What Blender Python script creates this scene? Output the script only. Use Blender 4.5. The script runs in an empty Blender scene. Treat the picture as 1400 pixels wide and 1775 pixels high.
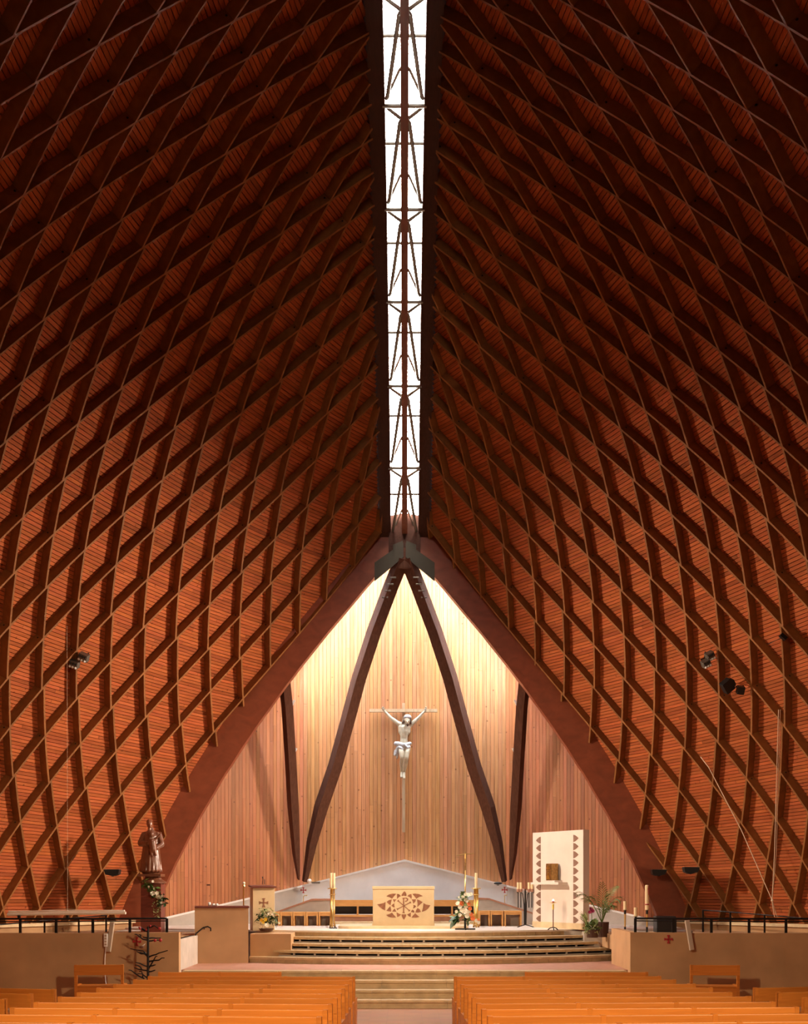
import bpy, math, random
import numpy as np
from mathutils import Vector, Matrix, Euler
random.seed(7)
PI = math.pi
SC = bpy.context.scene
COL = SC.collection
# ------------------------------------------------------------------ camera, world, lights, exposure
F = 2068.3          # focal length in pixels of the 1400 x 1775 frame
CX, CY = 701.0, 1532.85
E = 2.30            # eye height above the nave floor at the altar steps
cam = bpy.data.cameras.new('camera')
cam.sensor_fit = 'HORIZONTAL'
cam.sensor_width = 36.0
cam.lens = F * 36.0 / 1400.0
cam.shift_x = (700.0 - CX) / 1400.0
cam.shift_y = (CY - 887.5) / 1400.0
cam.clip_end = 200
camo = bpy.data.objects.new('camera', cam)
COL.objects.link(camo)
camo.location = (0, 0, E)
camo.rotation_euler = (PI / 2, 0, 0)
SC.camera = camo
world = bpy.data.worlds.new('world')
SC.world = world
world.use_nodes = True
world.node_tree.nodes['Background'].inputs[0].default_value = (0.75, 0.85, 1.0, 1)
world.node_tree.nodes['Background'].inputs[1].default_value = 0.6
RIDGE_GLOW = 60.0      # daylight through the ridge glazing
NAVE_FILL_W = 5600.0         # warm fill spotlights added behind the camera, brightening pews and parapets
FLOOD_W = 6200.0       # warm spotlights on the vault that wash the opposite side
APSE_GLOW = 50.0        # daylight through the glazing behind the arch
ENTRY_FILL = 0.4       # fill glow of panes added in the unseen entrance front
SC.view_settings.view_transform = 'Standard'
SC.view_settings.look = 'None'
SC.view_settings.gamma = 1.0
SC.view_settings.use_curve_mapping = False
SC.view_settings.exposure = 0.0
SC.cycles.use_denoising = True
SC.cycles.max_bounces = 6
SC.cycles.diffuse_bounces = 4
SC.cycles.glossy_bounces = 2
SC.cycles.caustics_reflective = False
SC.cycles.use_adaptive_sampling = True
SC.cycles.adaptive_threshold = 0.07
SC.cycles.adaptive_min_samples = 16
world.cycles.sampling_method = 'NONE'
SC.cycles.sample_clamp_indirect = 6.0

def at(px, py, Y):
    return Vector(((px - CX) * Y / F, Y, E + (CY - py) * Y / F))
def xa(px, Y):
    return (px - CX) * Y / F
def za(py, Y):
    return E + (CY - py) * Y / F

# ------------------------------------------------------------------ materials
def new_mat(name):
    m = bpy.data.materials.new(name)
    m.use_nodes = True
    nt = m.node_tree
    return m, nt, nt.nodes['Principled BSDF']
def mixnode(nt, kind, a, b, fac):
    n = nt.nodes.new('ShaderNodeMix')
    n.data_type = 'RGBA'
    n.blend_type = kind
    if isinstance(fac, (int, float)): n.inputs[0].default_value = fac
    else: nt.links.new(fac, n.inputs[0])
    for s, v in ((6, a), (7, b)):
        if isinstance(v, tuple): n.inputs[s].default_value = v + (1,) if len(v) == 3 else v
        else: nt.links.new(v, n.inputs[s])
    return n.outputs[2]
def plain(name, col, rough=0.6, metal=0.0, var=0.0, scale=8.0, emit=0.0, bump=0.0, spec=0.5):
    m, nt, b = new_mat(name)
    b.inputs['Roughness'].default_value = rough
    b.inputs['Metallic'].default_value = metal
    b.inputs['Specular IOR Level'].default_value = spec
    b.inputs['Base Color'].default_value = col + (1,)
    if emit:
        b.inputs['Emission Color'].default_value = col + (1,)
        b.inputs['Emission Strength'].default_value = emit
    if var or bump:
        tc = nt.nodes.new('ShaderNodeTexCoord')
        n = nt.nodes.new('ShaderNodeTexNoise')
        n.inputs['Scale'].default_value = scale
        n.inputs['Detail'].default_value = 3
        nt.links.new(tc.outputs['Object'], n.inputs['Vector'])
        if var:
            r = nt.nodes.new('ShaderNodeValToRGB')
            r.color_ramp.elements[0].position = 0.3
            r.color_ramp.elements[1].position = 0.7
            r.color_ramp.elements[0].color = tuple(c * (1 - var) for c in col) + (1,)
            r.color_ramp.elements[1].color = tuple(min(1, c * (1 + var * 0.5)) for c in col) + (1,)
            nt.links.new(n.outputs['Fac'], r.inputs['Fac'])
            nt.links.new(r.outputs['Color'], b.inputs['Base Color'])
        if bump:
            bp = nt.nodes.new('ShaderNodeBump')
            bp.inputs['Strength'].default_value = bump
            bp.inputs['Distance'].default_value = 0.02
            nt.links.new(n.outputs['Fac'], bp.inputs['Height'])
            nt.links.new(bp.outputs['Normal'], b.inputs['Normal'])
    return m
def wood(name, dark, light, stretch, rough=0.5, tone=False, knots=False, spec=0.3, rnd=0.25):
    m, nt, b = new_mat(name)
    L = nt.links.new
    b.inputs['Roughness'].default_value = rough
    b.inputs['Specular IOR Level'].default_value = spec
    tc = nt.nodes.new('ShaderNodeTexCoord')
    mp = nt.nodes.new('ShaderNodeMapping')
    mp.inputs['Scale'].default_value = stretch
    L(tc.outputs['Object'], mp.inputs['Vector'])
    n = nt.nodes.new('ShaderNodeTexNoise')
    n.inputs['Scale'].default_value = 1.0
    n.inputs['Detail'].default_value = 3
    n.inputs['Distortion'].default_value = 0.6
    L(mp.outputs['Vector'], n.inputs['Vector'])
    r = nt.nodes.new('ShaderNodeValToRGB')
    r.color_ramp.elements[0].position = 0.3
    r.color_ramp.elements[1].position = 0.72
    r.color_ramp.elements[0].color = dark + (1,)
    r.color_ramp.elements[1].color = light + (1,)
    L(n.outputs['Fac'], r.inputs['Fac'])
    col = r.outputs['Color']
    if tone:
        a = nt.nodes.new('ShaderNodeAttribute')
        a.attribute_name = 'tone'
        col = mixnode(nt, 'MULTIPLY', col, a.outputs['Color'], 1.0)
    else:
        oi = nt.nodes.new('ShaderNodeObjectInfo')
        mr = nt.nodes.new('ShaderNodeMapRange')
        mr.inputs['To Min'].default_value = 1 - rnd
        mr.inputs['To Max'].default_value = 1.0 + rnd * 0.4
        L(oi.outputs['Random'], mr.inputs['Value'])
        col = mixnode(nt, 'MULTIPLY', col, mr.outputs['Result'], 1.0)
    if knots:
        v = nt.nodes.new('ShaderNodeTexVoronoi')
        v.inputs['Scale'].default_value = 3.4
        L(tc.outputs['Object'], v.inputs['Vector'])
        kr = nt.nodes.new('ShaderNodeValToRGB')
        kr.color_ramp.elements[0].position = 0.05
        kr.color_ramp.elements[1].position = 0.10
        kr.color_ramp.elements[0].color = (0.45, 0.4, 0.4, 1)
        kr.color_ramp.elements[1].color = (1, 1, 1, 1)
        L(v.outputs['Distance'], kr.inputs['Fac'])
        col = mixnode(nt, 'MULTIPLY', col, kr.outputs['Color'], 0.9)
    L(col, b.inputs['Base Color'])
    return m
M = {}
M['board'] = wood('roof boards', (0.36, 0.088, 0.027), (0.50, 0.134, 0.043), (3, 3, 40), 0.7, tone=True, knots=True, spec=0.12)
M['backing'] = plain('roof backing', (0.10, 0.03, 0.012), 0.8)
M['lamella'] = wood('lamella wood', (0.22, 0.082, 0.021), (0.31, 0.122, 0.032), (6, 6, 6), 0.55, rnd=0.2)
M['arch'] = wood('arch wood', (0.20, 0.05, 0.02), (0.28, 0.072, 0.03), (3, 30, 3), 0.5)
M['strut'] = wood('strut wood', (0.10, 0.042, 0.026), (0.14, 0.06, 0.037), (25, 25, 2), 0.85, rnd=0.1, spec=0.08)
M['ridge'] = wood('ridge wood', (0.20, 0.07, 0.035), (0.27, 0.10, 0.05), (25, 2, 25), 0.55, rnd=0.1)
M['edgebeam'] = wood('edge beam wood', (0.06, 0.026, 0.017), (0.085, 0.036, 0.024), (25, 2, 25), 0.8, rnd=0.1, spec=0.1)
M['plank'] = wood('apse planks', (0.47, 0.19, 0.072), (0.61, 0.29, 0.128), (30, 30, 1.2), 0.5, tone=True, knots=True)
M['pew'] = wood('pew wood', (0.54, 0.16, 0.022), (0.67, 0.225, 0.034), (1.5, 25, 25), 0.4, rnd=0.15)
M['bench'] = wood('light oak', (0.62, 0.30, 0.09), (0.74, 0.38, 0.13), (4, 20, 20), 0.45, rnd=0.1)
M['darkwood'] = wood('dark red wood', (0.13, 0.03, 0.018), (0.19, 0.045, 0.026), (4, 4, 20), 0.45)
M['crosswood'] = wood('pale cross wood', (0.50, 0.33, 0.19), (0.60, 0.42, 0.26), (20, 20, 3), 0.5)
M['carved'] = wood('carved walnut', (0.17, 0.06, 0.03), (0.24, 0.09, 0.045), (8, 8, 4), 0.28, spec=0.6)
M['stone'] = plain('cream stone', (0.70, 0.52, 0.30), 0.55, var=0.16, scale=4)
M['nosing'] = plain('step stone', (0.54, 0.375, 0.195), 0.5, var=0.2, scale=5)
M['marble'] = plain('white marble', (0.80, 0.70, 0.60), 0.35, var=0.06, scale=3)
M['altar'] = plain('altar stone', (0.62, 0.46, 0.26), 0.5, var=0.1, scale=3)
M['tabstone'] = plain('pale tabernacle stone', (0.74, 0.63, 0.54), 0.5, var=0.07, scale=2.5)
M['inlay'] = plain('brown marble inlay', (0.26, 0.10, 0.045), 0.4, var=0.35, scale=14)
M['inlay2'] = plain('grey brown inlay', (0.22, 0.115, 0.075), 0.5, var=0.2, scale=10)
M['white'] = plain('white plaster', (0.90, 0.88, 0.87), 0.8, var=0.07, scale=2.2)
M['concrete'] = plain('grey concrete', (0.50, 0.43, 0.37), 0.85, var=0.16, scale=3, bump=0.1)
M['parapet'] = plain('ochre roughcast', (0.50, 0.29, 0.14), 0.9, var=0.16, scale=1.6, bump=0.15)
M['coping'] = plain('pink stone coping', (0.46, 0.22, 0.14), 0.6, var=0.15)
M['edge'] = plain('white coping', (0.80, 0.76, 0.72), 0.6)
M['iron'] = plain('black iron', (0.02, 0.016, 0.014), 0.45, metal=0.6)
M['steel'] = plain('grey steel', (0.20, 0.18, 0.15), 0.45, metal=0.7)
M['plate'] = plain('olive steel plate', (0.055, 0.045, 0.025), 0.7)
M['brass'] = plain('brass', (0.75, 0.50, 0.16), 0.28, metal=1.0)
M['bronze'] = plain('bronze', (0.36, 0.21, 0.075), 0.35, metal=0.9, var=0.3, scale=18)
M['wax'] = plain('cream wax', (0.88, 0.70, 0.42), 0.5)
M['black'] = plain('black plastic', (0.012, 0.012, 0.012), 0.4)
M['dark'] = plain('dark void', (0.02, 0.012, 0.008), 0.9)
M['greyplastic'] = plain('beige painted metal', (0.48, 0.37, 0.27), 0.5)
M['alu'] = plain('aluminium tube', (0.85, 0.74, 0.62), 0.4)
M['red'] = plain('red paint', (0.38, 0.015, 0.02), 0.5)
M['rope'] = plain('pale rope', (0.75, 0.55, 0.38), 0.8)
M['whiteplastic'] = plain('white plastic', (0.85, 0.82, 0.78), 0.4)
M['leaf'] = plain('leaf green', (0.10, 0.17, 0.035), 0.5, var=0.5, scale=9)
M['leafdark'] = plain('dark leaf', (0.035, 0.075, 0.02), 0.45, var=0.4, scale=9)
M['leafpale'] = plain('pale leaf', (0.36, 0.42, 0.17), 0.55, var=0.3, scale=12)
M['palm'] = plain('palm green', (0.15, 0.22, 0.05), 0.5, var=0.4, scale=6)
M['petalwhite'] = plain('white petal', (0.85, 0.80, 0.66), 0.6)
M['petalorange'] = plain('orange petal', (0.80, 0.22, 0.07), 0.6)
M['petalyellow'] = plain('yellow petal', (0.85, 0.60, 0.06), 0.6)
M['petalpink'] = plain('magenta petal', (0.45, 0.06, 0.16), 0.6)
M['pot'] = plain('brown glazed pot', (0.07, 0.03, 0.02), 0.4)
M['corpus'] = plain('painted corpus', (0.50, 0.42, 0.29), 0.5, var=0.25, scale=9)
M['hair'] = plain('dark brown hair', (0.10, 0.05, 0.025), 0.6)
M['cloth'] = plain('grey white cloth', (0.48, 0.47, 0.46), 0.6, var=0.35, scale=14)
M['flame'] = plain('flame', (1.0, 0.85, 0.6), 0.5, emit=8.0)
M['skyglass'] = plain('frosted ridge glass', (1.0, 0.96, 0.90), 0.4, emit=RIDGE_GLOW)
M['apseglass'] = plain('frosted apse glass', (0.74, 0.87, 1.0), 0.4, emit=APSE_GLOW)
M['entryfill'] = plain('added entrance fill glass', (1.0, 0.93, 0.82), 0.4, emit=ENTRY_FILL)
M['shell'] = plain('outer shell wood', (0.16, 0.05, 0.018), 0.8)
def floor_material():
    m, nt, b = new_mat('terracotta floor')
    L = nt.links.new
    b.inputs['Roughness'].default_value = 0.45
    tc = nt.nodes.new('ShaderNodeTexCoord')
    br = nt.nodes.new('ShaderNodeTexBrick')
    br.offset = 0.0
    br.inputs['Color1'].default_value = (0.42, 0.20, 0.10, 1)
    br.inputs['Color2'].default_value = (0.38, 0.18, 0.09, 1)
    br.inputs['Mortar'].default_value = (0.36, 0.18, 0.10, 1)
    br.inputs['Scale'].default_value = 1.0
    br.inputs['Mortar Size'].default_value = 0.006
    br.inputs['Brick Width'].default_value = 0.3
    br.inputs['Row Height'].default_value = 0.3
    L(tc.outputs['Object'], br.inputs['Vector'])
    n = nt.nodes.new('ShaderNodeTexNoise')
    n.inputs['Scale'].default_value = 2.5
    L(tc.outputs['Object'], n.inputs['Vector'])
    L(mixnode(nt, 'OVERLAY', br.outputs['Color'], n.outputs['Color'], 0.15), b.inputs['Base Color'])
    return m
M['floor'] = floor_material()

# ------------------------------------------------------------------ mesh helpers
class MB:
    def __init__(s):
        s.v = []; s.f = []; s.m = []; s.tone = None
    def quad(s, *p, mi=0):
        i = len(s.v); s.v += [tuple(q) for q in p]; s.f.append(tuple(range(i, i + len(p)))); s.m.append(mi); return s
    def box(s, c, d, rot=None, mi=0):
        i = len(s.v)
        R = rot if rot is not None else None
        for x in (-.5, .5):
            for y in (-.5, .5):
                for z in (-.5, .5):
                    q = Vector((x * d[0], y * d[1], z * d[2]))
                    if R is not None: q = R @ q
                    s.v.append((c[0] + q[0], c[1] + q[1], c[2] + q[2]))
        for a in ((0, 1, 3, 2), (4, 6, 7, 5), (0, 4, 5, 1), (2, 3, 7, 6), (0, 2, 6, 4), (1, 5, 7, 3)):
            s.f.append(tuple(i + k for k in a)); s.m.append(mi)
        return s
    def box2(s, a, b, mi=0):
        return s.box([(a[k] + b[k]) / 2 for k in range(3)], [abs(b[k] - a[k]) for k in range(3)], mi=mi)
    def prism(s, poly, axis, t0, t1, mi=0):
        # poly: list of 2d points; axis maps (a, b, t) -> xyz
        n = len(poly); i = len(s.v)
        for t in (t0, t1):
            for a, b in poly: s.v.append(tuple(axis(a, b, t)))
        s.f.append(tuple(range(i, i + n))[::-1]); s.m.append(mi)
        s.f.append(tuple(range(i + n, i + 2 * n))); s.m.append(mi)
        for k in range(n):
            s.f.append((i + k, i + (k + 1) % n, i + n + (k + 1) % n, i + n + k)); s.m.append(mi)
        return s
    def ring(s, loops, close=True, cap=True, mi=0):
        i = len(s.v); n = len(loops[0])
        for l in loops: s.v += [tuple(q) for q in l]
        for k in range(len(loops) - 1):
            for j in range(n if close else n - 1):
                a = i + k * n + j; b = i + k * n + (j + 1) % n
                s.f.append((a, b, b + n, a + n)); s.m.append(mi)
        if cap:
            s.f.append(tuple(range(i, i + n))[::-1]); s.m.append(mi)
            e = i + (len(loops) - 1) * n
            s.f.append(tuple(range(e, e + n))); s.m.append(mi)
        return s
    def tube(s, pts, r, n=8, mi=0):
        pts = [Vector(p) for p in pts]
        rs = r if isinstance(r, (list, tuple)) else [r] * len(pts)
        loops = []
        ref = Vector((0, 0, 1))
        t0 = (pts[1] - pts[0]).normalized()
        if abs(t0.dot(ref)) > 0.95: ref = Vector((1, 0, 0))
        u = t0.cross(ref).normalized()
        for k, p in enumerate(pts):
            t = (pts[min(k + 1, len(pts) - 1)] - pts[max(k - 1, 0)]).normalized()
            u = (u - t * u.dot(t)).normalized()
            w = t.cross(u)
            loops.append([p + (u * math.cos(2 * PI * j / n) + w * math.sin(2 * PI * j / n)) * rs[k] for j in range(n)])
        return s.ring(loops, mi=mi)
    def lathe(s, prof, c=(0, 0, 0), n=16, mi=0):
        return s.ring([[(c[0] + r * math.cos(2 * PI * j / n), c[1] + r * math.sin(2 * PI * j / n), c[2] + z) for j in range(n)] for r, z in prof], mi=mi)
    def ball(s, c, r, n=10, k=6, sq=(1, 1, 1), mi=0):
        loops = []
        for a in range(k + 1):
            th = PI * (a + 0.02) / (k + 0.04)
            loops.append([(c[0] + sq[0] * r * math.sin(th) * math.cos(2 * PI * j / n), c[1] + sq[1] * r * math.sin(th) * math.sin(2 * PI * j / n), c[2] + sq[2] * r * math.cos(th)) for j in range(n)])
        return s.ring(loops, mi=mi)
    def build(s, name, mat, parent=None, smooth=False):
        me = bpy.data.meshes.new(name)
        me.from_pydata(s.v, [], s.f)
        for mm in (mat if isinstance(mat, (list, tuple)) else [mat]):
            me.materials.append(M[mm] if isinstance(mm, str) else mm)
        if any(s.m): me.polygons.foreach_set('material_index', s.m)
        if smooth: me.polygons.foreach_set('use_smooth', [True] * len(s.f))
        if s.tone is not None:
            at_ = me.color_attributes.new('tone', 'FLOAT_COLOR', 'CORNER')
            vals = []
            for f, t in zip(s.f, s.tone):
                vals += (t[0], t[1], t[2], 1.0) * len(f)
            at_.data.foreach_set('color', vals)
        me.update()
        o = bpy.data.objects.new(name, me)
        COL.objects.link(o)
        if parent is not None: o.parent = parent
        return o
def bevel(o, w=0.01, seg=2):
    b = o.modifiers.new('bevel', 'BEVEL'); b.width = w; b.segments = seg; b.limit_method = 'ANGLE'
    return o
def tag(o, label, cat, group=None):
    o['label'] = label; o['category'] = cat
    if group: o['group'] = group
    return o
def struct(o, label=None):
    o['kind'] = 'structure'
    if label: o['label'] = label
    return o
def empty(name, loc=(0, 0, 0), rz=0.0):
    o = bpy.data.objects.new(name, None)
    COL.objects.link(o); o.location = loc; o.rotation_euler = (0, 0, rz); o.empty_display_size = 0.1
    return o
def thing(name, label, cat, loc=(0, 0, 0), rz=0.0, group=None):
    return tag(empty(name, loc, rz), label, cat, group)
def clone(o, parent=None):
    c = o.copy(); COL.objects.link(c); c.parent = parent
    for ch in o.children: clone(ch, c)
    return c
XZ = lambda y: (lambda a, b, t: (a, t, b))

# ------------------------------------------------------------------ the lattice vault surface (left shell; the right shell mirrors it)
COEF = np.array([[-5.793826685419299, 21.654224781570708, 6.070442961965004], [4.4892195338454, -1.371707224195633, 7.613841459632146], [1.688171393803368, -0.6514275876330344, -0.8428261384387186], [-0.24803444081666595, -0.042749735577419845, -0.19757383757145802], [-0.01983684201758028, 0.019892793423125082, 0.005709799401462742], [0.02678304056303907, 0.006896168845415571, 0.013448874578857377], [3.087976700477283, 7.460994927106854, -0.4413849538081344], [-0.7330994600956888, -1.2792921582387422, 0.09096548214871085], [-0.6676789096414933, -0.3243699173057057, 0.6139558156817719], [0.38202403662565854, -0.07485877957911284, -0.07007198293138366], [0.007029582807971134, 0.031823842172469204, -0.08269193750614974], [2.0163692930689483, -0.6319556930353875, -0.5244206378370513], [-1.0690597857664028, -0.4282358952682587, -0.1365400493351309], [-0.26576824841411534, 0.11707376921572958, 0.3566256557084543], [0.21128110199929084, -0.07832725911598919, -0.10540330609239412], [-0.36442713738855265, 0.31396034192006417, 0.554440567653938], [0.032103132925069194, -0.0652517627063269, 0.2770883403566423], [0.1063230203735807, 0.11370009096657976, -0.1668745916990098], [-0.09852573792340563, -0.13980549793857827, 0.13991256372294997], [0.005905177377372919, 0.06053733831840879, -0.02517410867214388], [-0.015958967819466596, -0.04338150091601953, -0.032159626487123213]])
EXPO = [(i, j) for i in range(6) for j in range(6) if i + j <= 5]
SCALE = 1.1
def surf(u, r):
    u = np.atleast_1d(np.asarray(u, float)); r = np.atleast_1d(np.asarray(r, float))
    a = (u - 1) / 9.0; b = -r / 10.0
    B = np.stack([a ** i * b ** j for i, j in EXPO], -1)
    P = B @ COEF * SCALE
    P[..., 2] += E
    return P
def surfn(u, r):
    P = surf(u, r); h = 1e-3
    du = surf(np.asarray(u) + h, r) - P; dr = surf(u, np.asarray(r) + h) - P
    n = np.cross(du, dr); n /= np.linalg.norm(n, axis=-1, keepdims=True)
    c = P.copy(); c[..., 0] -= 0; c[..., 2] -= E
    out = np.stack([P[..., 0], 0 * P[..., 0], (P[..., 2] - E) + 1.0], -1)
    s = np.sign((n * out).sum(-1, keepdims=True)); return P, n * s
ARCH_Y0, ARCH_T = 29.30, 0.10      # arch plane: Y = ARCH_Y0 + ARCH_T * (z - E)
RX = 0.52                          # half distance between the two shells at the ridge
def inside(P):
    return (P[..., 0] < -RX) & (P[..., 1] < ARCH_Y0 + ARCH_T * (P[..., 2] - E))
UG = np.arange(-12.5, 11.0, 0.02)
def urange(r):
    ok = np.nonzero(inside(surf(UG, np.full_like(UG, r))))[0]
    if len(ok) < 5: return None
    return UG[ok[0]], UG[ok[-1]]
R_BASE = 8.45
R_TOP = -10.75
DEPTH = 0.20
def mir(P, side):
    return [(p[0] * side, p[1], p[2]) for p in P]

def vault(side, name, label):
    sg = 1 if side < 0 else -1          # surf is for the left shell (x negative)
    rows = np.linspace(R_BASE, R_TOP, 60)
    loops = []
    for r in rows:
        ur = urange(r)
        if ur is None: continue
        us = np.linspace(ur[0], ur[1], 40)
        P, n = surfn(us, np.full_like(us, r))
        loops.append([(p[0] * sg, p[1], p[2]) for p in P + n * (DEPTH + 0.035)])
    mb = MB(); mb.ring(loops, close=False, cap=False)
    root = mb.build(name, 'backing')
    struct(root, label)
    # ---- boards
    boards = []
    pitch = 0.077
    k = 0
    r = R_BASE
    while r > R_TOP:
        r1 = r - pitch
        ur = urange(r - pitch / 2)
        if ur is None: break
        u = ur[0] - random.random() * 3
        while u < ur[1]:
            ln = random.uniform(2.2, 4.6)
            a, b = max(u, ur[0]), min(u + ln, ur[1])
            u += ln
            if b - a < 0.08: continue
            nseg = max(1, int(math.ceil((b - a) / 1.1)))
            us = np.linspace(a + 0.004, b - 0.004, nseg + 1)
            g = 0.006
            Pa, na = surfn(us, np.full_like(us, r - g)); Pb, nb = surfn(us, np.full_like(us, r1 + g))
            f = random.uniform(0.78, 1.12)
            if random.random() < 0.08: f *= 0.8
            tone = (f, f * random.uniform(0.93, 1.05), f * random.uniform(0.9, 1.1))
            lo = []
            for i in range(nseg + 1):
                q = [Pb[i] + nb[i] * (DEPTH + 0.022), Pb[i] + nb[i] * DEPTH, Pa[i] + na[i] * DEPTH, Pa[i] + na[i] * (DEPTH + 0.022)]
                lo.append([(v[0] * sg, v[1], v[2]) for v in q])
            c = surf([(a + b) / 2], [r])[0]
            py = CY - F * (c[2] - E) / max(c[1], 1); px = CX + F * c[0] / max(c[1], 1)
            vis = 0 < px < 690 and py > 0
            size = (b - a) / max(c[1], 1) ** 2 if vis else 0
            if py < 700: size *= 0.7
            boards.append((size, lo, tone))
        r = r1
    boards.sort(key=lambda x: -x[0])
    rest = MB(); rest.tone = []
    for i, (size, lo, tone) in enumerate(boards):
        if i < 300:
            mb = MB(); mb.ring(lo, close=False, cap=False); mb.tone = [tone] * len(mb.f)
            mb.build('board', 'board', root)
        else:
            n0 = len(rest.f); rest.ring(lo, close=False, cap=False); rest.tone += [tone] * (len(rest.f) - n0)
    o = rest.build('boarding', 'board', root); o['kind'] = 'stuff'
    # ---- lamellae
    far = MB()
    cnt = 0
    for q in range(-13, 11):
        for k in range(-15, 14):
            steep = (q % 2 == 0)
            kk = k if steep else k + 0.5
            if side < 0: uc, rc, su = kk, float(q), 1.0
            else: uc, rc, su = kk * 0.943 - 0.02, q + 0.87, 0.943
            ts = np.linspace(-1.02, 1.02, 21)
            if steep: us = uc - 0.5 * su * ts + 0.035 * ts; rs = rc - ts
            else: us = uc + 0.5 * su * ts; rs = rc - ts
            ok = (rs < R_BASE + 0.35) & (us > -13.2) & (rs > -12.5)
            if ok.sum() < 3: continue
            P = surf(us, rs); ok &= inside(P)
            idx = np.nonzero(ok)[0]
            if len(idx) < 3: continue
            sel = np.unique(np.linspace(idx[0], idx[-1], 5 if len(idx) > 9 else 3).astype(int))
            P, n = surfn(us[sel], rs[sel])
            lo = []
            T = 0.022
            for i in range(len(sel)):
                t = P[min(i + 1, len(sel) - 1)] - P[max(i - 1, 0)]
                w = np.cross(t, n[i]); w /= np.linalg.norm(w)
                d = DEPTH + 0.012
                lo.append([(v[0] * sg, v[1], v[2]) for v in (P[i] - w * T, P[i] + w * T, P[i] + w * T + n[i] * d, P[i] - w * T + n[i] * d)])
            near = (uc > -10.5)
            if near and cnt < 330:
                mb = MB(); mb.ring(lo)
                if not steep and sel[-1] == len(ts) - 1:
                    # bolt head near the upper end, on both side faces
                    a = np.array(lo[-1]); b = np.array(lo[-2]); e = a * 0.86 + b * 0.14
                    for s0, s1, dr in ((0, 3, -1), (1, 2, 1)):
                        c = e[s0] * 0.5 + e[s1] * 0.5
                        ax = (e[1] - e[0]) * dr; ax /= np.linalg.norm(ax)
                        mb.tube([Vector(c), Vector(c + ax * 0.006)], 0.018, 6, mi=1)
                mb.build('lamella', ['lamella', 'dark'], root); cnt += 1
            else: far.ring(lo)
    if far.f:
        o = far.build('lamella_grid', 'lamella', root); o['kind'] = 'stuff'
    return root
wl = vault(-1, 'wall_left', 'left timber lattice vault lined with narrow orange boards')
wr = vault(1, 'wall_right', 'right timber lattice vault lined with narrow orange boards')

# rear part of the hull, behind and above the camera: plain boarding, closed by the entrance front
def rear():
    rows = np.linspace(R_BASE, R_TOP, 24)
    for sg, nm in ((1, 'wall_rear_left'), (-1, 'wall_rear_right')):
        loops = []
        for r in rows:
            us = np.linspace(-12.45, -4.0, 14)
            P, n = surfn(us, np.full_like(us, r)); P = P + n * (DEPTH + 0.02)
            y0 = P[0, 1]
            loops.append([(min(p[0], -0.02) * sg, 2 * y0 - p[1], p[2]) for p in P])
        mb = MB(); mb.ring(loops, close=False, cap=False)
        struct(mb.build(nm, 'shell'), 'plain boarded rear part of the hull')
    # roof cap over rear ridge
    struct(MB().box2((-1.6, -6.0, 14.9), (1.6, 9.5, 15.1)).build('ceiling', 'shell'), 'boarded ridge cap')
    w = struct(MB().box2((-11, -2.75, -0.3), (11, -2.5, 15)).build('wall_entrance', 'parapet'), 'entrance front')
    g = MB()  # glowing panes added in the unseen front to light pews and parapets
    for k in range(-4, 5):
        g.quad((k * 1.5 - .65, -2.48, 1.2), (k * 1.5 + .65, -2.48, 1.2), (k * 1.5 + .65, -2.48, 4.4), (k * 1.5 - .65, -2.48, 4.4))
    struct(g.build('window_entrance_fill', 'entryfill', w), 'added tall frosted panes lighting the nave from the unseen entrance front')
    w['kind'] = 'structure'
rear()

# ------------------------------------------------------------------ ridge: curve along which the shells stop
RU = np.arange(-12.0, 10.2, 0.1)
ridge = []
for u in RU:
    rr = np.arange(-12.5, 0, 0.01)
    P = surf(np.full_like(rr, u), rr)
    j = np.nonzero(P[:, 0] < -RX)[0]
    if not len(j): continue
    p = P[j[0]]
    if p[1] < ARCH_Y0 + ARCH_T * (p[2] - E) + 0.1: ridge.append((p[1], p[2]))
ridge = np.array(sorted(ridge))
def rz(y):
    return float(np.interp(y, ridge[:, 0], ridge[:, 1]))
Y_END = float(ridge[-1, 0])
Z_END = rz(Y_END)
APEX_Z = Z_END
def rtan(y):
    a = Vector((0, 0.4, rz(y + 0.2) - rz(y - 0.2))).normalized()
    return a, Vector((0, -a.z, a.y))     # tangent, upward normal
def ridge_bar(x0, x1, lo, hi, ya, yb, n):
    loops = []
    for y in np.linspace(ya, yb, n):
        t, up = rtan(min(y, Y_END - 0.2))
        c = Vector((0, y, rz(y)))
        loops.append([c + Vector((x0, 0, 0)) + up * lo, c + Vector((x1, 0, 0)) + up * lo, c + Vector((x1, 0, 0)) + up * hi, c + Vector((x0, 0, 0)) + up * hi])
    return MB().ring(loops)
WO = 0.345     # half width of the light opening
win = struct(empty('window_1', (0, 0, 0)), 'long glazed ridge slot with steel ties')
YA = 8.6
for s in (-1, 1):
    ridge_bar(min(s * WO, s * (RX + 0.10)), max(s * WO, s * (RX + 0.10)), -0.03, 1.05, YA, Y_END, 40).build('edge_beam', 'edgebeam', win)
for s in (-1, 1):
    ridge_bar(min(s * WO, s * 1.15), max(s * WO, s * 1.15), 0.40, 0.46, YA, Y_END, 30).build('cover_strip', 'edgebeam', win)
ridge_bar(-0.07, 0.07, -0.06, 0.26, YA, Y_END, 40).build('spine_beam', 'ridge', win)
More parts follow.
